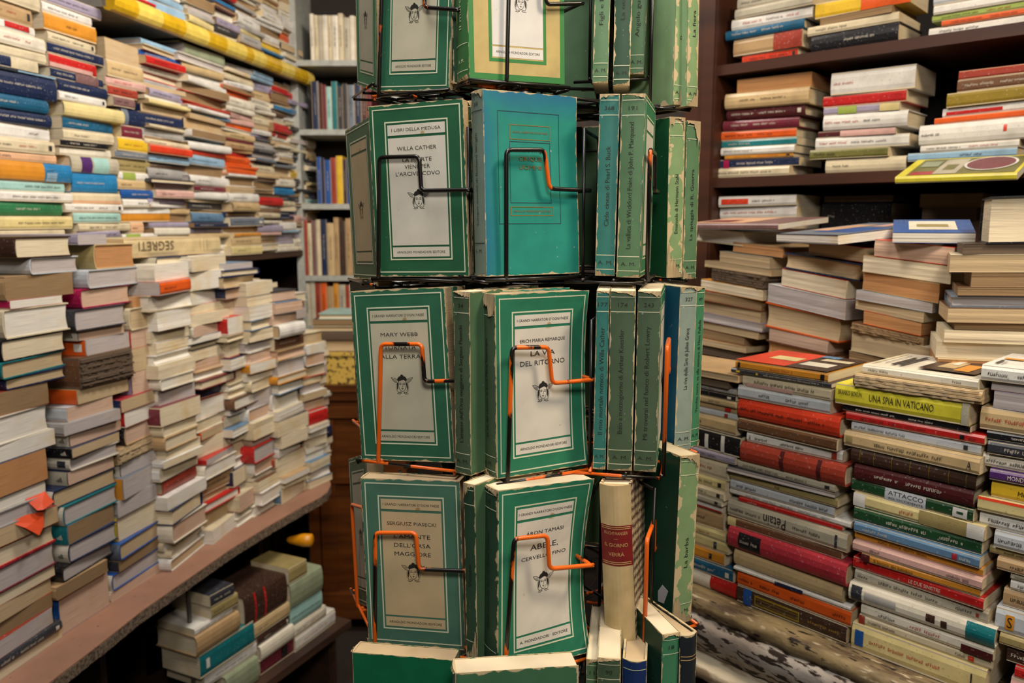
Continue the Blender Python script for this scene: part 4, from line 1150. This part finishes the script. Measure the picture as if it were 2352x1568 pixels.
# ---------------------------------------------------------------- back bookcase with standing books
YB = 3.35
def zb_(y, Y=YB): return hit(760, y, np.array((0, Y)), 90)[1]
def xb_(x, y=300, Y=YB): return hit(x, y, np.array((0, Y)), 90)[0]
BW = plain('a9aaa2', 0.5, 'painted_shelf', .12)
bc = empty('bookcase', (xb_(770), YB, 0)); tag(bc, 'grey-white painted bookcase at the back of the shop, seen beside the rack', 'bookcase')
bx, by = bc.location.x, bc.location.y
XL, XR = xb_(688), xb_(900)
m = MB(); m.box(XL - bx - .03, XL - bx, 0, .26, 0, 2.75, BW); m.box(XR - bx, XR - bx + .03, 0, .26, 0, 2.75, BW); m.build('side_panel', bc)
shelves = []
for y in (138, 297, 468, 633):
    z = zb_(y); shelves.append(z); m = MB(); m.box(XL - bx, XR - bx, 0, .26, z - .022, z, BW); m.build('shelf', bc)
zlow = zb_(748); m = MB(); m.box(XL - bx, XR - bx, 0, .26, zlow - .022, zlow, BW); m.build('shelf', bc)
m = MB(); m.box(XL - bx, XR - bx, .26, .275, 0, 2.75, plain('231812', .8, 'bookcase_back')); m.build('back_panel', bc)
def standing(x0, x1, yb, yt, toks, seed, Y=YB):
    rnd = random.Random(seed); x = xb_(x0, yb); xe = xb_(x1, yb); z0 = [z for z in shelves + [zlow] if abs(z - zb_(yb)) < .03][0]; i = 0
    while x < xe:
        tok = toks[i % len(toks)]; i += 1; cn = tok; t = rnd.uniform(.014, .03)
        h = (zb_(yt) - zb_(yb)) * rnd.uniform(.9, 1.02); d = rnd.uniform(.12, .16)
        st = len(FAR.v)
        off = book_geo(FAR, FAR, 'F', h, d, t - .0004, False, cover_mat(COL[cn][0]), page_mat('t'), rnd)
        if rnd.random() < .6: scribble(FAR, off, h, t, .3, .75, INK if lum(COL[cn][0]) > .12 else PALE, rnd, .3)
        FAR.xf(lambda q: (x + q[2], Y + .012 + q[1] + 0.0, z0 + h / 2 + q[0] + .0005), st); x += t
standing(712, 850, 133, 25, ['ivory', 'cream', 'stone', 'ivory', 'cream'], 1)
standing(716, 850, 290, 180, ['navy', 'maroon', 'wine', 'aqua', 'teal', 'charcoal', 'charcoal', 'slate'], 2)
standing(728, 850, 464, 352, ['blue', 'navy', 'blue', 'brick', 'yellow', 'umber'], 3)
standing(690, 850, 628, 495, ['tan', 'brick', 'cream', 'mauve', 'cream', 'navy', 'sand', 'tan', 'umber', 'tan'], 4)
standing(700, 850, 744, 645, ['stone', 'stone', 'brick', 'orange', 'tan', 'amber', 'stone', 'brick', 'ivory', 'white'], 5)
# ---- cabinet under it
WD = wood('varnished_wood', '3a1c0a', '6b3a14', (3, 3, 26), .35)
YC = 2.98; zc_ = lambda y: hit(780, y, np.array((0, YC)), 90)[1]; xc_ = lambda x: hit(x, 1000, np.array((0, YC)), 90)[0]
ztop = zc_(884); cab = empty('wooden_cabinet', (xc_(800), YC, 0)); tag(cab, 'brown varnished wooden cabinet with moulded edge, standing behind the counter end', 'cabinet')
cx = cab.location.x; a0, a1 = xc_(700) - cx, xc_(930) - cx
m = MB(); m.box(a0, a1, .015, .34, .12, ztop - .06, WD); m.build('body', cab)
m = MB(); m.box(a0 - .02, a1 + .02, -.01, .36, ztop - .025, ztop, WD); m.box(a0 - .01, a1 + .01, 0, .35, ztop - .06, ztop - .025, WD); m.build('top', cab)
m = MB(); m.box(a0, a1, 0, .015, zc_(960), zc_(935), WD); m.box(a0, a1, 0, .012, zc_(1110), zc_(1095), WD)
m.box(a0 + .05, a0 + .11, .004, .015, zc_(1370), zc_(965), WD); m.build('moulding', cab)
m = MB(); m.prism([(a0 - .02, .16), (a1 + .02, .16), (a1 + .02, .09), (cx * 0 + a1 - .05, .06), (a0 + .1, .06), (a0 + .04, .02), (a0 - .01, .02), (a0 - .02, .09)], -.02, .02, WD); m.build('plinth', cab)
m = MB()
for q in (a0 + .03, a1 - .05): m.box(q, q + .04, .26, .30, 0, .12, WD); m.box(q, q + .04, .03, .07, 0, .12, WD)
m.build('foot', cab)
YS, _nt, _b = nodes('speckled_yellow_card'); _nt.links.new(mix(_nt, ramp(_nt, noise(_nt, 60, detail=6), .52, .62), lin('c8a64a'), lin('4a3818')), _b.inputs['Base Color']); _b.inputs['Roughness'].default_value = .7
bxx = MB(); X0, X1 = xc_(738), xc_(850); zt = zc_(812)
bxx.box(X0, X1, YC + .02, YC + .25, ztop + .0005, zt - .012, YS); bxx.box(X0 - .003, X1 + .003, YC + .015, YC + .255, zt - .0118, zt, YS)
o = bxx.build('card_box'); tag(o, 'yellow speckled card box standing on the wooden cabinet', 'box')
zz = zt + .0005
for i, (xa, xb2, h, c) in enumerate([(722, 850, .045, 'umber'), (728, 850, .035, 'black'), (720, 850, .02, 'cream'), (722, 850, .025, 'maroon'), (735, 850, .022, 'aqua')]):
    mc, mp = MB(), MB(); fw = xc_(xb2) - xc_(xa); rr = random.Random(i); book_geo(mc, mp, 'P', fw, .2, h - .0005, i % 2 == 0, cover_mat(COL[c][0]), page_mat('tdtbc'[i]), rr)
    rt = empty('book', (xc_(xa) + fw / 2, YC + .04, zz)); mc.build('cover', rt); mp.build('pages', rt); zz += h
    tag(rt, f'large {COL[c][1]} book lying flat over the yellow box, {("lowest", "second lowest", "third lowest", "second from top", "topmost")[i]}', 'book', 'large books lying on the cabinet')

far = FAR.build('book_piles'); tag(far, 'dense farther piles and rows of small mixed books along the left wall and back', 'books', kind='stuff')

# ---------------------------------------------------------------- counter, shelves
def pin(x, y, z): return tuple(on_z(x, y, z))
edge = [pin(x, y, Z_TAB) for x, y in ((-260, 1830), (-60, 1690), (112, 1568), (225, 1482), (326, 1402), (450, 1316), (532, 1259), (631, 1199), (697, 1162), (737, 1141), (753, 1128), (760, 1113), (756, 1098))]
a = R(11); u11 = np.array((math.sin(a), math.cos(a))); nL = np.array((-math.cos(a), math.sin(a)))
bk = [tuple(nL * 1.80 + u11 * s) for s in (2.95, -.2)]
e_last = np.array(edge[-1]); tip = e_last + nL * 0.35 + u11 * .12
CT, _nt, _b = nodes('pinkish_laminate')
_b2 = mix(_nt, ramp(_nt, noise(_nt, 9, detail=5), .35, .75), lin('99705a'), lin('836250'))
_b2 = mix(_nt, ramp(_nt, noise(_nt, 90, detail=2), .70, .74), _b2, lin('4d3226'))
_nt.links.new(_b2, _b.inputs['Base Color']); _b.inputs['Roughness'].default_value = .5
CH, _nt, _b = nodes('chipboard_edge'); _nt.links.new(mix(_nt, ramp(_nt, noise(_nt, 160, detail=4), .4, .65), lin('7d6a55'), lin('3c2f26')), _b.inputs['Base Color']); _b.inputs['Roughness'].default_value = .95
ct = empty('counter', (edge[5][0], edge[5][1], 0)); tag(ct, 'long pinkish laminate counter with chipped chipboard edge curving along the left wall', 'counter')
ox, oy = ct.location.x, ct.location.y
poly = [(p[0] - ox, p[1] - oy) for p in edge + [tuple(tip)] + bk]
m = MB(); m.prism(poly, Z_TAB - .003, Z_TAB, CT, 'z'); m.build('counter_top', ct)
rnd = random.Random(3); pe = []
ee = [Vector((p[0], p[1])) for p in edge]
for i in range(len(ee) - 1):
    n = max(2, int((ee[i + 1] - ee[i]).length / .012))
    for k in range(n): pe.append(ee[i].lerp(ee[i + 1], k / n) + Vector((rnd.uniform(-.0015, .0015), rnd.uniform(-.0015, .0015))))
pe = [(p.x - ox, p.y - oy) for p in pe] + [(tip[0] - ox, tip[1] - oy)] + [(p[0] - ox, p[1] - oy) for p in bk]
m = MB(); m.prism(pe, Z_TAB - .028, Z_TAB - .0032, CH, 'z'); m.build('board_core', ct)
DK = wood('dark_panel_wood', '2a1a12', '4b3222', (3, 3, 20), .6)
p = on_z(345, 1430, Z_TAB - .03); q = p + nL * .02
def slab(mb, P, u, v, su0, su1, sv0, sv1, z0, z1, mat):
    cs = [P + u * s + v * t for s, t in ((su0, sv0), (su1, sv0), (su1, sv1), (su0, sv1))]
    mb.prism([(c_[0] - ox, c_[1] - oy) for c_ in cs], z0, z1, mat, 'z')
m = MB(); slab(m, p, u11, nL, 0, .02, .14, .55, .0, Z_TAB - .0285, DK); m.build('support_panel', ct)
m = MB(); slab(m, np.array(edge[8]), u11, nL, .0, .025, .16, .5, .0, Z_TAB - .0285, DK); m.build('support_panel', ct)
m = MB(); u25, v25 = uv(25)
slab(m, PLS, u25, v25, -.95, hit(790, 1430, PLS, 25)[0], -.03, .30, Z_LOW - .025, Z_LOW - .0003, DK); slab(m, PLS, u25, v25, -.9, -.86, .0, .3, 0, Z_LOW - .025, DK); slab(m, PLS, u25, v25, .1, .14, .05, .3, 0, Z_LOW - .025, DK)
m.build('low_shelf', ct)
st_ = MB(); pp = on_z(434, 1400, .60); st_.tube([(pp[0], pp[1], 0.0), (pp[0], pp[1], Z_TAB - .029)], .006, plain('6f6a64', .4, 'dull_steel', .2, .6)); o = st_.build('steel_rod'); tag(o, 'thin grey steel rod standing under the counter', 'rod')
# wall shelf boards on the left
def board(name, d0, d1, s0, s1, z0, z1, mat):
    m = MB(); c = [nL * d + u11 * s for d, s in ((d0, s0), (d0, s1), (d1, s1), (d1, s0))]; m.prism([tuple(x) for x in c], z0, z1, mat, 'z'); return m
ush = board('x', 1.49, 1.84, .5, 3.55, Z_USH - .022, Z_USH - .0003, DK)
for s in (.6, 2.0, 3.4):
    c = [nL * d + u11 * (s + e) for d, e in ((1.53, 0), (1.53, .025), (1.83, .025), (1.83, 0))]; ush.prism([tuple(x) for x in c], 0, Z_USH - .0225, DK, 'z')
o = ush.build('wall_bench'); tag(o, 'dark wooden wall bench carrying the high book stacks', 'bench')
ts = empty('wall_shelf'); tag(ts, 'grey wall shelf with its front edge wrapped in yellow tape', 'shelf')
sA = hit(258, 0, UP, 11)[0] + .0; sB = hit(690, 178, TP, 11)[0] + .02
sA = 1.98
m = board('x', 1.475, 1.86, sA, sB, Z_TAPE - .015, Z_TAPE + .0155, plain('8d877c', .8, 'grey_board', .1)); m.build('board', ts)
TY = [plain('d0a51c', .32, 'yellow_tape', .12), plain('dcc25a', .35, 'pale_yellow_tape', .1)]
m = MB(); s = sA; k = 0; rr = random.Random(5)
while s < sB:
    L = rr.uniform(.05, .13); e = min(s + L, sB); g = .0008 * (k % 2)
    prof = []
    for q in range(12):
        an = 2 * math.pi * q / 12; prof.append((1.468 + (.021 + g) * math.cos(an), (Z_TAPE + .001) + (.027 + g) * math.sin(an)))
    vs = []
    for ss in (s, e): vs += [tuple(nL * d + u11 * ss) + (z,) for d, z in prof]
    m.add(vs, [(i, (i + 1) % 12, 12 + (i + 1) % 12, 12 + i) for i in range(12)] + [tuple(range(12)), tuple(range(23, 11, -1))], TY[k % 2]); s = e; k += 1
m.build('tape_edge', ts, smooth=False)
for s in (sA + .06, sB - .1):
    m = MB(); c = [nL * d + u11 * (s + e) for d, e in ((1.62, 0), (1.62, .02), (1.86, .02), (1.86, 0))]; m.prism([tuple(x) for x in c], Z_TAPE - .035, Z_TAPE - .0155, DK, 'z'); m.build('bracket', ts)

# ---------------------------------------------------------------- right bookcase
uS, vS = uv(AZS)
DW = wood('dark_stained_wood', '2a140b', '4a2716', (2, 2, 16), .45)
def sbox(m, s0, s1, t0, t1, z0, z1, mat):
    cs = [PS + uS * s + vS * t for s, t in ((s0, t0), (s1, t0), (s1, t1), (s0, t1))]; m.prism([tuple(c_) for c_ in cs], z0, z1, mat, 'z')
rb = empty('wooden_bookcase'); tag(rb, 'dark stained wooden bookcase with open shelves and a thick side post', 'bookcase')
sl = hit(1655, 300, PS, AZS)[0]; spo = hit(1600, 300, PS, AZS)[0] - .02
m = MB(); sbox(m, spo, sl + .0, -.03, .30, 0, 2.8, DW); sbox(m, sl - .035, sl - .005, -.038, -.03, 0, 2.8, DW); m.build('side_post', rb)
for z in (Z_SA, Z_SB, hit(1828, 525, PS, AZS)[1]):
    m = MB(); sbox(m, sl, .75, -.025, .30, z - .024, z - .0003, DW); m.build('shelf', rb)
m = MB(); sbox(m, sl, .75, .30, .32, 0, 2.8, plain('0e0805', .9, 'shadowed_back')); m.build('back_panel', rb)  # back panel in its own black-brown colour
m = MB(); sbox(m, .75, .78, -.03, .32, 0, 2.8, DW); m.build('side_panel', rb)
# yellow magazine jutting out from the shelf
def flat_cover(name, P, az, x0, x1, yref, z, t, d, cn, deco, label, cat, group=None, rot=0, tilt=0, tint='w', kind='F'):
    u, v = uv(az); s0 = hit(x0, yref, P, az)[0]; s1 = hit(x1, yref, P, az)[0]; fw = s1 - s0; pos = P + u * (s0 + s1) / 2
    mc, mp = MB(), MB(); rr = random.Random(name + label)
    off = book_geo(mc, mp, kind, fw, d, t, False, cover_mat(COL[cn][0]), page_mat(tint), rr)
    for n_, (a0, a1, b0, b1, c_) in enumerate(deco):
        zt = t + .0003 + n_ * .0002; X = lambda q: -fw / 2 + q * fw
        if c_[0] == '*':    # oval picture
            cxx, cyy, rx, ry = X((a0 + a1) / 2), (b0 + b1) / 2 * d, (a1 - a0) / 2 * fw, (b1 - b0) / 2 * d
            for k_, (sc2, cc) in enumerate(((1, 'white'), (.9, c_[1:]))):
                mc.add([(cxx + rx * sc2 * math.cos(q * .2618), cyy + ry * sc2 * math.sin(q * .2618), zt + .0003 * k_ + .0003) for q in range(24)], [tuple(range(24))], cover_mat(COL[cc][0]))
        elif c_[0] == 'T':
            body, h_ = c_[2:].split('|'); put_text(mc, body, INK, lambda A, U: (X((a0 + a1) / 2) + A, (b0 + b1) / 2 * d + U, zt + .0004), float(h_), (a1 - a0) * fw)
        else: mc.add([(X(a0), b0 * d, zt), (X(a1), b0 * d, zt), (X(a1), b1 * d, zt), (X(a0), b1 * d, zt)], [(0, 1, 2, 3)], cover_mat(COL[c_][0]))
    root = empty(name, (pos[0], pos[1], z), (R(tilt), 0, R(90 - az + rot))); root.rotation_mode = 'XYZ'
    mc.build('cover', root); mp.build('pages', root); tag(root, label, cat, group); return root
flat_cover('magazine', PS - vS * .155, AZS, 2056, 2335, 420, Z_SB - .034, .013, .14, 'lemon',
   [(.08, .97, .06, .95, 'olive'), (.1, .3, .08, .25, 'crimson'), (.3, .5, .1, .9, 'stone'), (.35, .45, .3, .6, 'olive'), (.5, .93, .2, .95, '*wine'), (.12, .28, .5, .8, 'sage')],
   'yellow magazine with a round red picture hanging over the shelf edge below white books', 'magazine', tilt=17)
# flat books lying over the piles
TA = lambda sid: None
def topz(x, y, P, az): return hit(x, y, np.array(P), az)[1]
# ---------------------------------------------------------------- peeling ledge (old boat side), deck behind it
PEEL, nt, b = nodes('peeling_paint')
f = ramp(nt, noise(nt, 75, detail=12, stretch=(.4, 1.2, 1.3), rot=R(48)), .52, .57); f2 = ramp(nt, noise(nt, 8, detail=6), .35, .65)
base = mix(nt, f2, lin('b3aba4'), lin('8d7f74')); base = mix(nt, f, base, lin('2a1c14')); nt.links.new(base, b.inputs['Base Color']); b.inputs['Roughness'].default_value = .8
bp = N(nt, 'ShaderNodeBump'); bp.inputs['Strength'].default_value = .8; bp.inputs['Distance'].default_value = .003; nt.links.new(noise(nt, 26, detail=9, stretch=(1, 1, 2.2)), bp.inputs['Height']); nt.links.new(bp.outputs[0], b.inputs['Normal'])
PEEL2, nt, b = nodes('worn_varnish_ledge')
base = mix(nt, ramp(nt, noise(nt, 34, detail=10, stretch=(.35, 1.3, 1.3), rot=R(48)), .40, .62), lin('93805c'), lin('4f3d2b')); base = mix(nt, ramp(nt, noise(nt, 95, detail=10, stretch=(.4, 1.4, 1.4), rot=R(48)), .60, .68), base, lin('b0a184')); base = mix(nt, ramp(nt, noise(nt, 80, detail=10, stretch=(.4, 1.4, 1.4), rot=R(48)), .60, .66), base, lin('1e150f'))
nt.links.new(base, b.inputs['Base Color']); b.inputs['Roughness'].default_value = .6
bp = N(nt, 'ShaderNodeBump'); bp.inputs['Strength'].default_value = .8; bp.inputs['Distance'].default_value = .003; nt.links.new(noise(nt, 40, detail=9), bp.inputs['Height']); nt.links.new(bp.outputs[0], b.inputs['Normal'])
PW2, nt, b = nodes('whitewashed_rail'); nt.links.new(mix(nt, ramp(nt, noise(nt, 30, detail=8, stretch=(.3, 1.2, 1.2), rot=R(48)), .5, .62), lin('cfc3ac'), lin('7d6a52')), b.inputs['Base Color']); b.inputs['Roughness'].default_value = .7
uB, vB = uv(138)
boat = empty('boat_hull', (PB[0], PB[1], 0)); tag(boat, 'old wooden boat side with peeling white paint serving as a book ledge', 'boat')
def rel(p): return (p[0] - PB[0], p[1] - PB[1])
def strip(name, prof, mat, s0=-.32, s1=.62, n=60, jit=.003, seed=1, curve=0.0, smooth=True):
    """prof: closed outline (distance in front of the pile fronts, height) swept along the ledge"""
    rr = random.Random(seed); m = MB(); vs = []; k = len(prof)
    wob = [[rr.uniform(-jit, jit) for _ in range(2)] for _ in range((n + 1) * k)]
    for i in range(n + 1):
        s = s0 + (s1 - s0) * i / n; cv = curve * (s - .05) ** 2
        for j, (d, z) in enumerate(prof):
            wv = wob[i * k + j]; p = PB + uB * s - vB * (d + cv + wv[0]); q = rel(p); vs.append((q[0], q[1], z + (wv[1] if z < Z_LEDGE - .001 else min(wv[1], 0))))
    fs = [(i * k + j, i * k + (j + 1) % k, (i + 1) * k + (j + 1) % k, (i + 1) * k + j) for i in range(n) for j in range(k)] + [tuple(range(k))[::-1], tuple(n * k + j for j in range(k))]
    m.add(vs, fs, mat); return m.build(name, boat, smooth=smooth)
ZL = Z_LEDGE
strip('gunwale', [(-.2, ZL - .0004), (-.02, ZL - .0004), (.034, ZL - .0006), (.042, ZL - .007), (.043, ZL - .02), (.038, ZL - .03), (-.2, ZL - .03)], PEEL2, jit=.0016)
strip('side_plank', [(-.01, ZL - .031), (.043, ZL - .031), (.052, ZL - .045), (.046, ZL - .07), (.030, ZL - .098), (-.01, ZL - .098)], PEEL, jit=.003, seed=2)
strip('rub_rail', [(-.01, ZL - .1), (.03, ZL - .1), (.066, ZL - .104), (.07, ZL - .118), (.062, ZL - .126), (-.01, ZL - .126)], PW2, jit=.0015, seed=3)
strip('hull_planks', [(-.02, ZL - .127), (.03, ZL - .127), (.0, ZL - .35), (-.09, ZL - .62), (-.2, .02), (-.24, .02)], wood('dark_planks', '120c08', '2a1a10', (2, 2, 14), .7), jit=.001, seed=4)  # hull below the rail in near-black browns
DK2 = wood('rough_deck', '3a2a1c', '5c4630', (3, 14, 3), .8)
def mk(P, az, s0, s1, t0, t1, z0, z1, name, mat):
    u, v = uv(az); m = MB(); cs = [P + u * s + v * t for s, t in ((s0, t0), (s1, t0), (s1, t1), (s0, t1))]; m.prism([rel(c_) for c_ in cs], z0, z1, mat, 'z'); return m.build(name, boat)
mk(PB, 138, -.30, .60, .22, .62, Z_DECK - .022, Z_DECK - .0004, 'raised_deck', DK2)
mk(PB, 138, -.28, -.24, .26, .60, 0, Z_DECK - .0225, 'deck_support', DK2); mk(PB, 138, .50, .54, .26, .60, 0, Z_DECK - .0225, 'deck_support', DK2)
mk(PB, 138, .42, .62, .14, .22, Z_DECK - .022, Z_DECK - .0004, 'raised_deck', DK2)

# ---------------------------------------------------------------- cover pictures and loose flat books
def roots(sid_label): return [o for o in bpy.data.objects if o.get('label', '').endswith(sid_label)]
def top_art(root, deco):
    fw, d, t = DIM[root.name]; m = MB(); X = lambda q: -fw / 2 + q * fw
    for n_, (a0, a1, b0, b1, c_) in enumerate(deco):
        zt = t + .0016 + n_ * .00025
        if c_[:2] == 'T|':
            _, body, h_ = c_.split('|'); put_text(m, body, INK, lambda A, U: (X((a0 + a1) / 2) + A, (b0 + b1) / 2 * d + U, zt + .0004), float(h_), (a1 - a0) * fw)
        else: m.add([(X(a0), b0 * d, zt), (X(a1), b0 * d, zt), (X(a1), b1 * d, zt), (X(a0), b1 * d, zt)], [(0, 1, 2, 3)], cover_mat(COL[c_][0]))
    o = m.build('cover_art', next(c for c in root.children if c.name.startswith('cover'))); return o
top_art(BK['B1', 0], [(.0, .55, .0, 1, 'scarlet'), (.55, .99, .0, .99, 'umber'), (.2, .5, .35, .6, 'butter'), (.6, .9, .2, .45, 'ivory'), (.65, .95, .6, .75, 'cream'), (.56, .75, .8, .95, 'steel')])
top_art(BK['B2', 0], [(.04, .055, .1, .9, 'butter'), (.12, .13, .2, .8, 'charcoal'), (.19, .23, .15, .7, 'charcoal'), (.26, .30, .15, .8, 'charcoal'), (.33, .335, .1, .9, 'charcoal'), (.45, .93, .12, .88, 'umber'), (.55, .7, .3, .7, 'sand'), (.72, .85, .2, .6, 'amber'), (.6, .66, .5, .8, 'ivory')])
top_art(BK['B3', 0], [(.08, .3, .45, .55, 'amber'), (.1, .14, .1, .35, 'charcoal'), (.17, .19, .1, .3, 'grey')])
def z_of(sid): return TOPS[sid][0]
flat_cover('magazine', TOPS['A1'][1] - uv(150)[1] * .02, 150, 1585, 1770, 522, z_of('A1') + .0005, .012, .2, 'mauve', [(.05, .6, .1, .9, 'peach'), (.1, .4, .2, .5, 'wine')], 'flat mauve and tan magazine on the pile beside the rack', 'magazine', rot=12, tilt=4)
flat_cover('magazine', TOPS['A2'][1] - uv(150)[1] * .03, 150, 1748, 1965, 545, z_of('A2') + .0005, .016, .2, 'navy', [(.02, .98, .02, .98, 'slate'), (.3, .9, .2, .6, 'blue'), (.1, .4, .3, .8, 'peach'), (.5, .7, .65, .9, 'pink')], 'white-edged picture magazine with blue pattern on the second deck pile', 'magazine', rot=-20, kind='P', tilt=6)
flat_cover('book', TOPS['A3'][1] - uv(115)[1] * .04, 115, 2050, 2240, 550, z_of('A3') + .0005, .017, .13, 'blue', [(.2, .8, .2, .85, 'ivory'), (.3, .7, .4, .6, 'khaki')], 'blue paperback with white title panel lying over the slanting piles', 'book', kind='P', tilt=9)
# the long spine bridging the counter piles
mc, mp = MB(), MB(); z0 = TOPS['L3'][0] + .0008; sa = hit(312, 578, LP, 11)[0]; sb = hit(528, 572, LP, 11)[0]; fw = sb - sa; rr = random.Random(1)
th = hit(312, 549, LP, 11)[1] - z0; off = book_geo(mc, mp, 'F', fw, .16, th, False, cover_mat('c9b489'), page_mat('t'), rr)
put_text(mc, 'SEGRETI', plain('6d5c42', .7, 'faded_ink', .1), lambda A, U: (-.21 * fw - A, off(th / 2) - .0006, th * .6 - U), th * .5, fw * .34)
for q in (.25, .29, .33): mc.add([(q * fw, off(th / 2) - .0006, th * .1), (q * fw + .001, off(th / 2) - .0006, th * .1), (q * fw + .001, off(th / 2) - .0006, th * .9), (q * fw, off(th / 2) - .0006, th * .9)], [(0, 1, 2, 3)], cover_mat('8a7450'))
u, v = uv(11); p = LP + u * (sa + sb) / 2 + v * .03; rt = empty('book', (p[0], p[1], z0), (0, 0, R(79))); mc.build('cover', rt); mp.build('pages', rt)
tag(rt, 'long tan book with upside-down spine title Segreti, bridging the counter pile tops', 'book', GL)
# orange slips hanging out of the nearest pile
OS = plain('d6481a', .6, 'orange_paper', .08)
def slip(pts, label):
    m = MB(); P3 = []
    for (px, py, dd) in pts:
        pl = left_plane(1.25 - dd); s, z = hit(px, py, pl, 11); q = pl + uv(11)[0] * s; P3.append(Vector((q[0], q[1], z)))
    n = Vector((math.cos(R(11)), -math.sin(R(11)), 0)) * .0003; k = len(P3)
    c = sum(P3, Vector()) / k + n * 8
    vs = [p + n for p in P3] + [p - n for p in P3] + [c + n, c - n]
    m.add(vs, [(i, (i + 1) % k, 2 * k) for i in range(k)] + [(k + (i + 1) % k, k + i, 2 * k + 1) for i in range(k)] + [(i, k + i, k + (i + 1) % k, (i + 1) % k) for i in range(k)], OS)
    o = m.build('paper_slip'); tag(o, label, 'paper slip', 'orange slips between the counter books')
slip([(58, 1146, -.002), (103, 1128, .004), (124, 1152, .02), (100, 1170, .024), (85, 1172, .018)], 'upper folded orange paper slip sticking out of the nearest counter pile')
slip([(22, 1200, -.002), (60, 1182, .006), (99, 1174, .012), (101, 1206, .02), (90, 1229, .026), (58, 1212, .014)], 'lower bent orange paper slip hanging from the nearest counter pile')
# yellow rounded plastic object of unknown use over the low books
z0 = TOPS['S2'][0] + .0005; pb = at(668, 2.37, 1290); m = MB()
S1top = TOPS['S1'][0]
q0 = Vector((at(690, 2.42)[0], 2.42, S1top + .022)); dr = Vector((-.85, .1, -.03)).normalized()
def lathe(mb, o, d, prof, mat, n=16):
    a = d.orthogonal().normalized(); b_ = d.cross(a); vs = [o + d * t + (a * math.cos(2 * math.pi * k / n) + b_ * math.sin(2 * math.pi * k / n)) * r for t, r in prof for k in range(n)]
    fs = [(i * n + k, i * n + (k + 1) % n, (i + 1) * n + (k + 1) % n, (i + 1) * n + k) for i in range(len(prof) - 1) for k in range(n)] + [tuple(range(n))[::-1], tuple((len(prof) - 1) * n + k for k in range(n))]
    mb.add(vs, fs, mat)
YP = plain('d88f14', .35, 'yellow_plastic', .08)
lathe(m, q0, dr, [(0, .012), (.004, .02), (.03, .021), (.04, .019), (.075, .011), (.085, .006)], YP)
o = m.build('plastic_object', smooth=True); tag(o, 'small yellow rounded plastic object lying on the low books', 'plastic object')

# ---------------------------------------------------------------- room shell
FL = wood('dark_floor', '1a130e', '2c2119', (3, 3, 3), .7); WL = plain('4a4038', .9, 'plaster', .15); CE = plain('5a5046', .9, 'ceiling_plaster', .1)
def shell(name, x0, x1, y0, y1, z0, z1, mat):
    m = MB(); m.box(x0, x1, y0, y1, z0, z1, mat); o = m.build(name); o['kind'] = 'structure'
shell('floor', -3.2, 3.0, -1.5, 4.2, -.1, 0, FL); shell('ceiling', -3.2, 3.0, -1.5, 4.2, 3.05, 3.15, CE)
shell('wall_back', -3.2, 3.0, 4.0, 4.2, 0, 3.05, WL)
def wallbox(name, P, u, v, s0, s1, t0, t1, z0, z1, mat):
    m = MB(); m.prism([tuple(P + u * s + v * t) for s, t in ((s0, t0), (s1, t0), (s1, t1), (s0, t1))], z0, z1, mat, 'z'); o = m.build(name); o['kind'] = 'structure'
wallbox('wall_left', np.array((0., 0.)), u11, nL, -1.3, 3.9, 1.87, 1.97, 0, 3.05, plain('3a3128', .9, 'wall_plaster_dark', .15))
wallbox('wall_right', PS, uS, vS, -1.9, 1.6, .34, .42, 0, 3.05, plain('2a211a', .9, 'wall_right_plaster', .15))
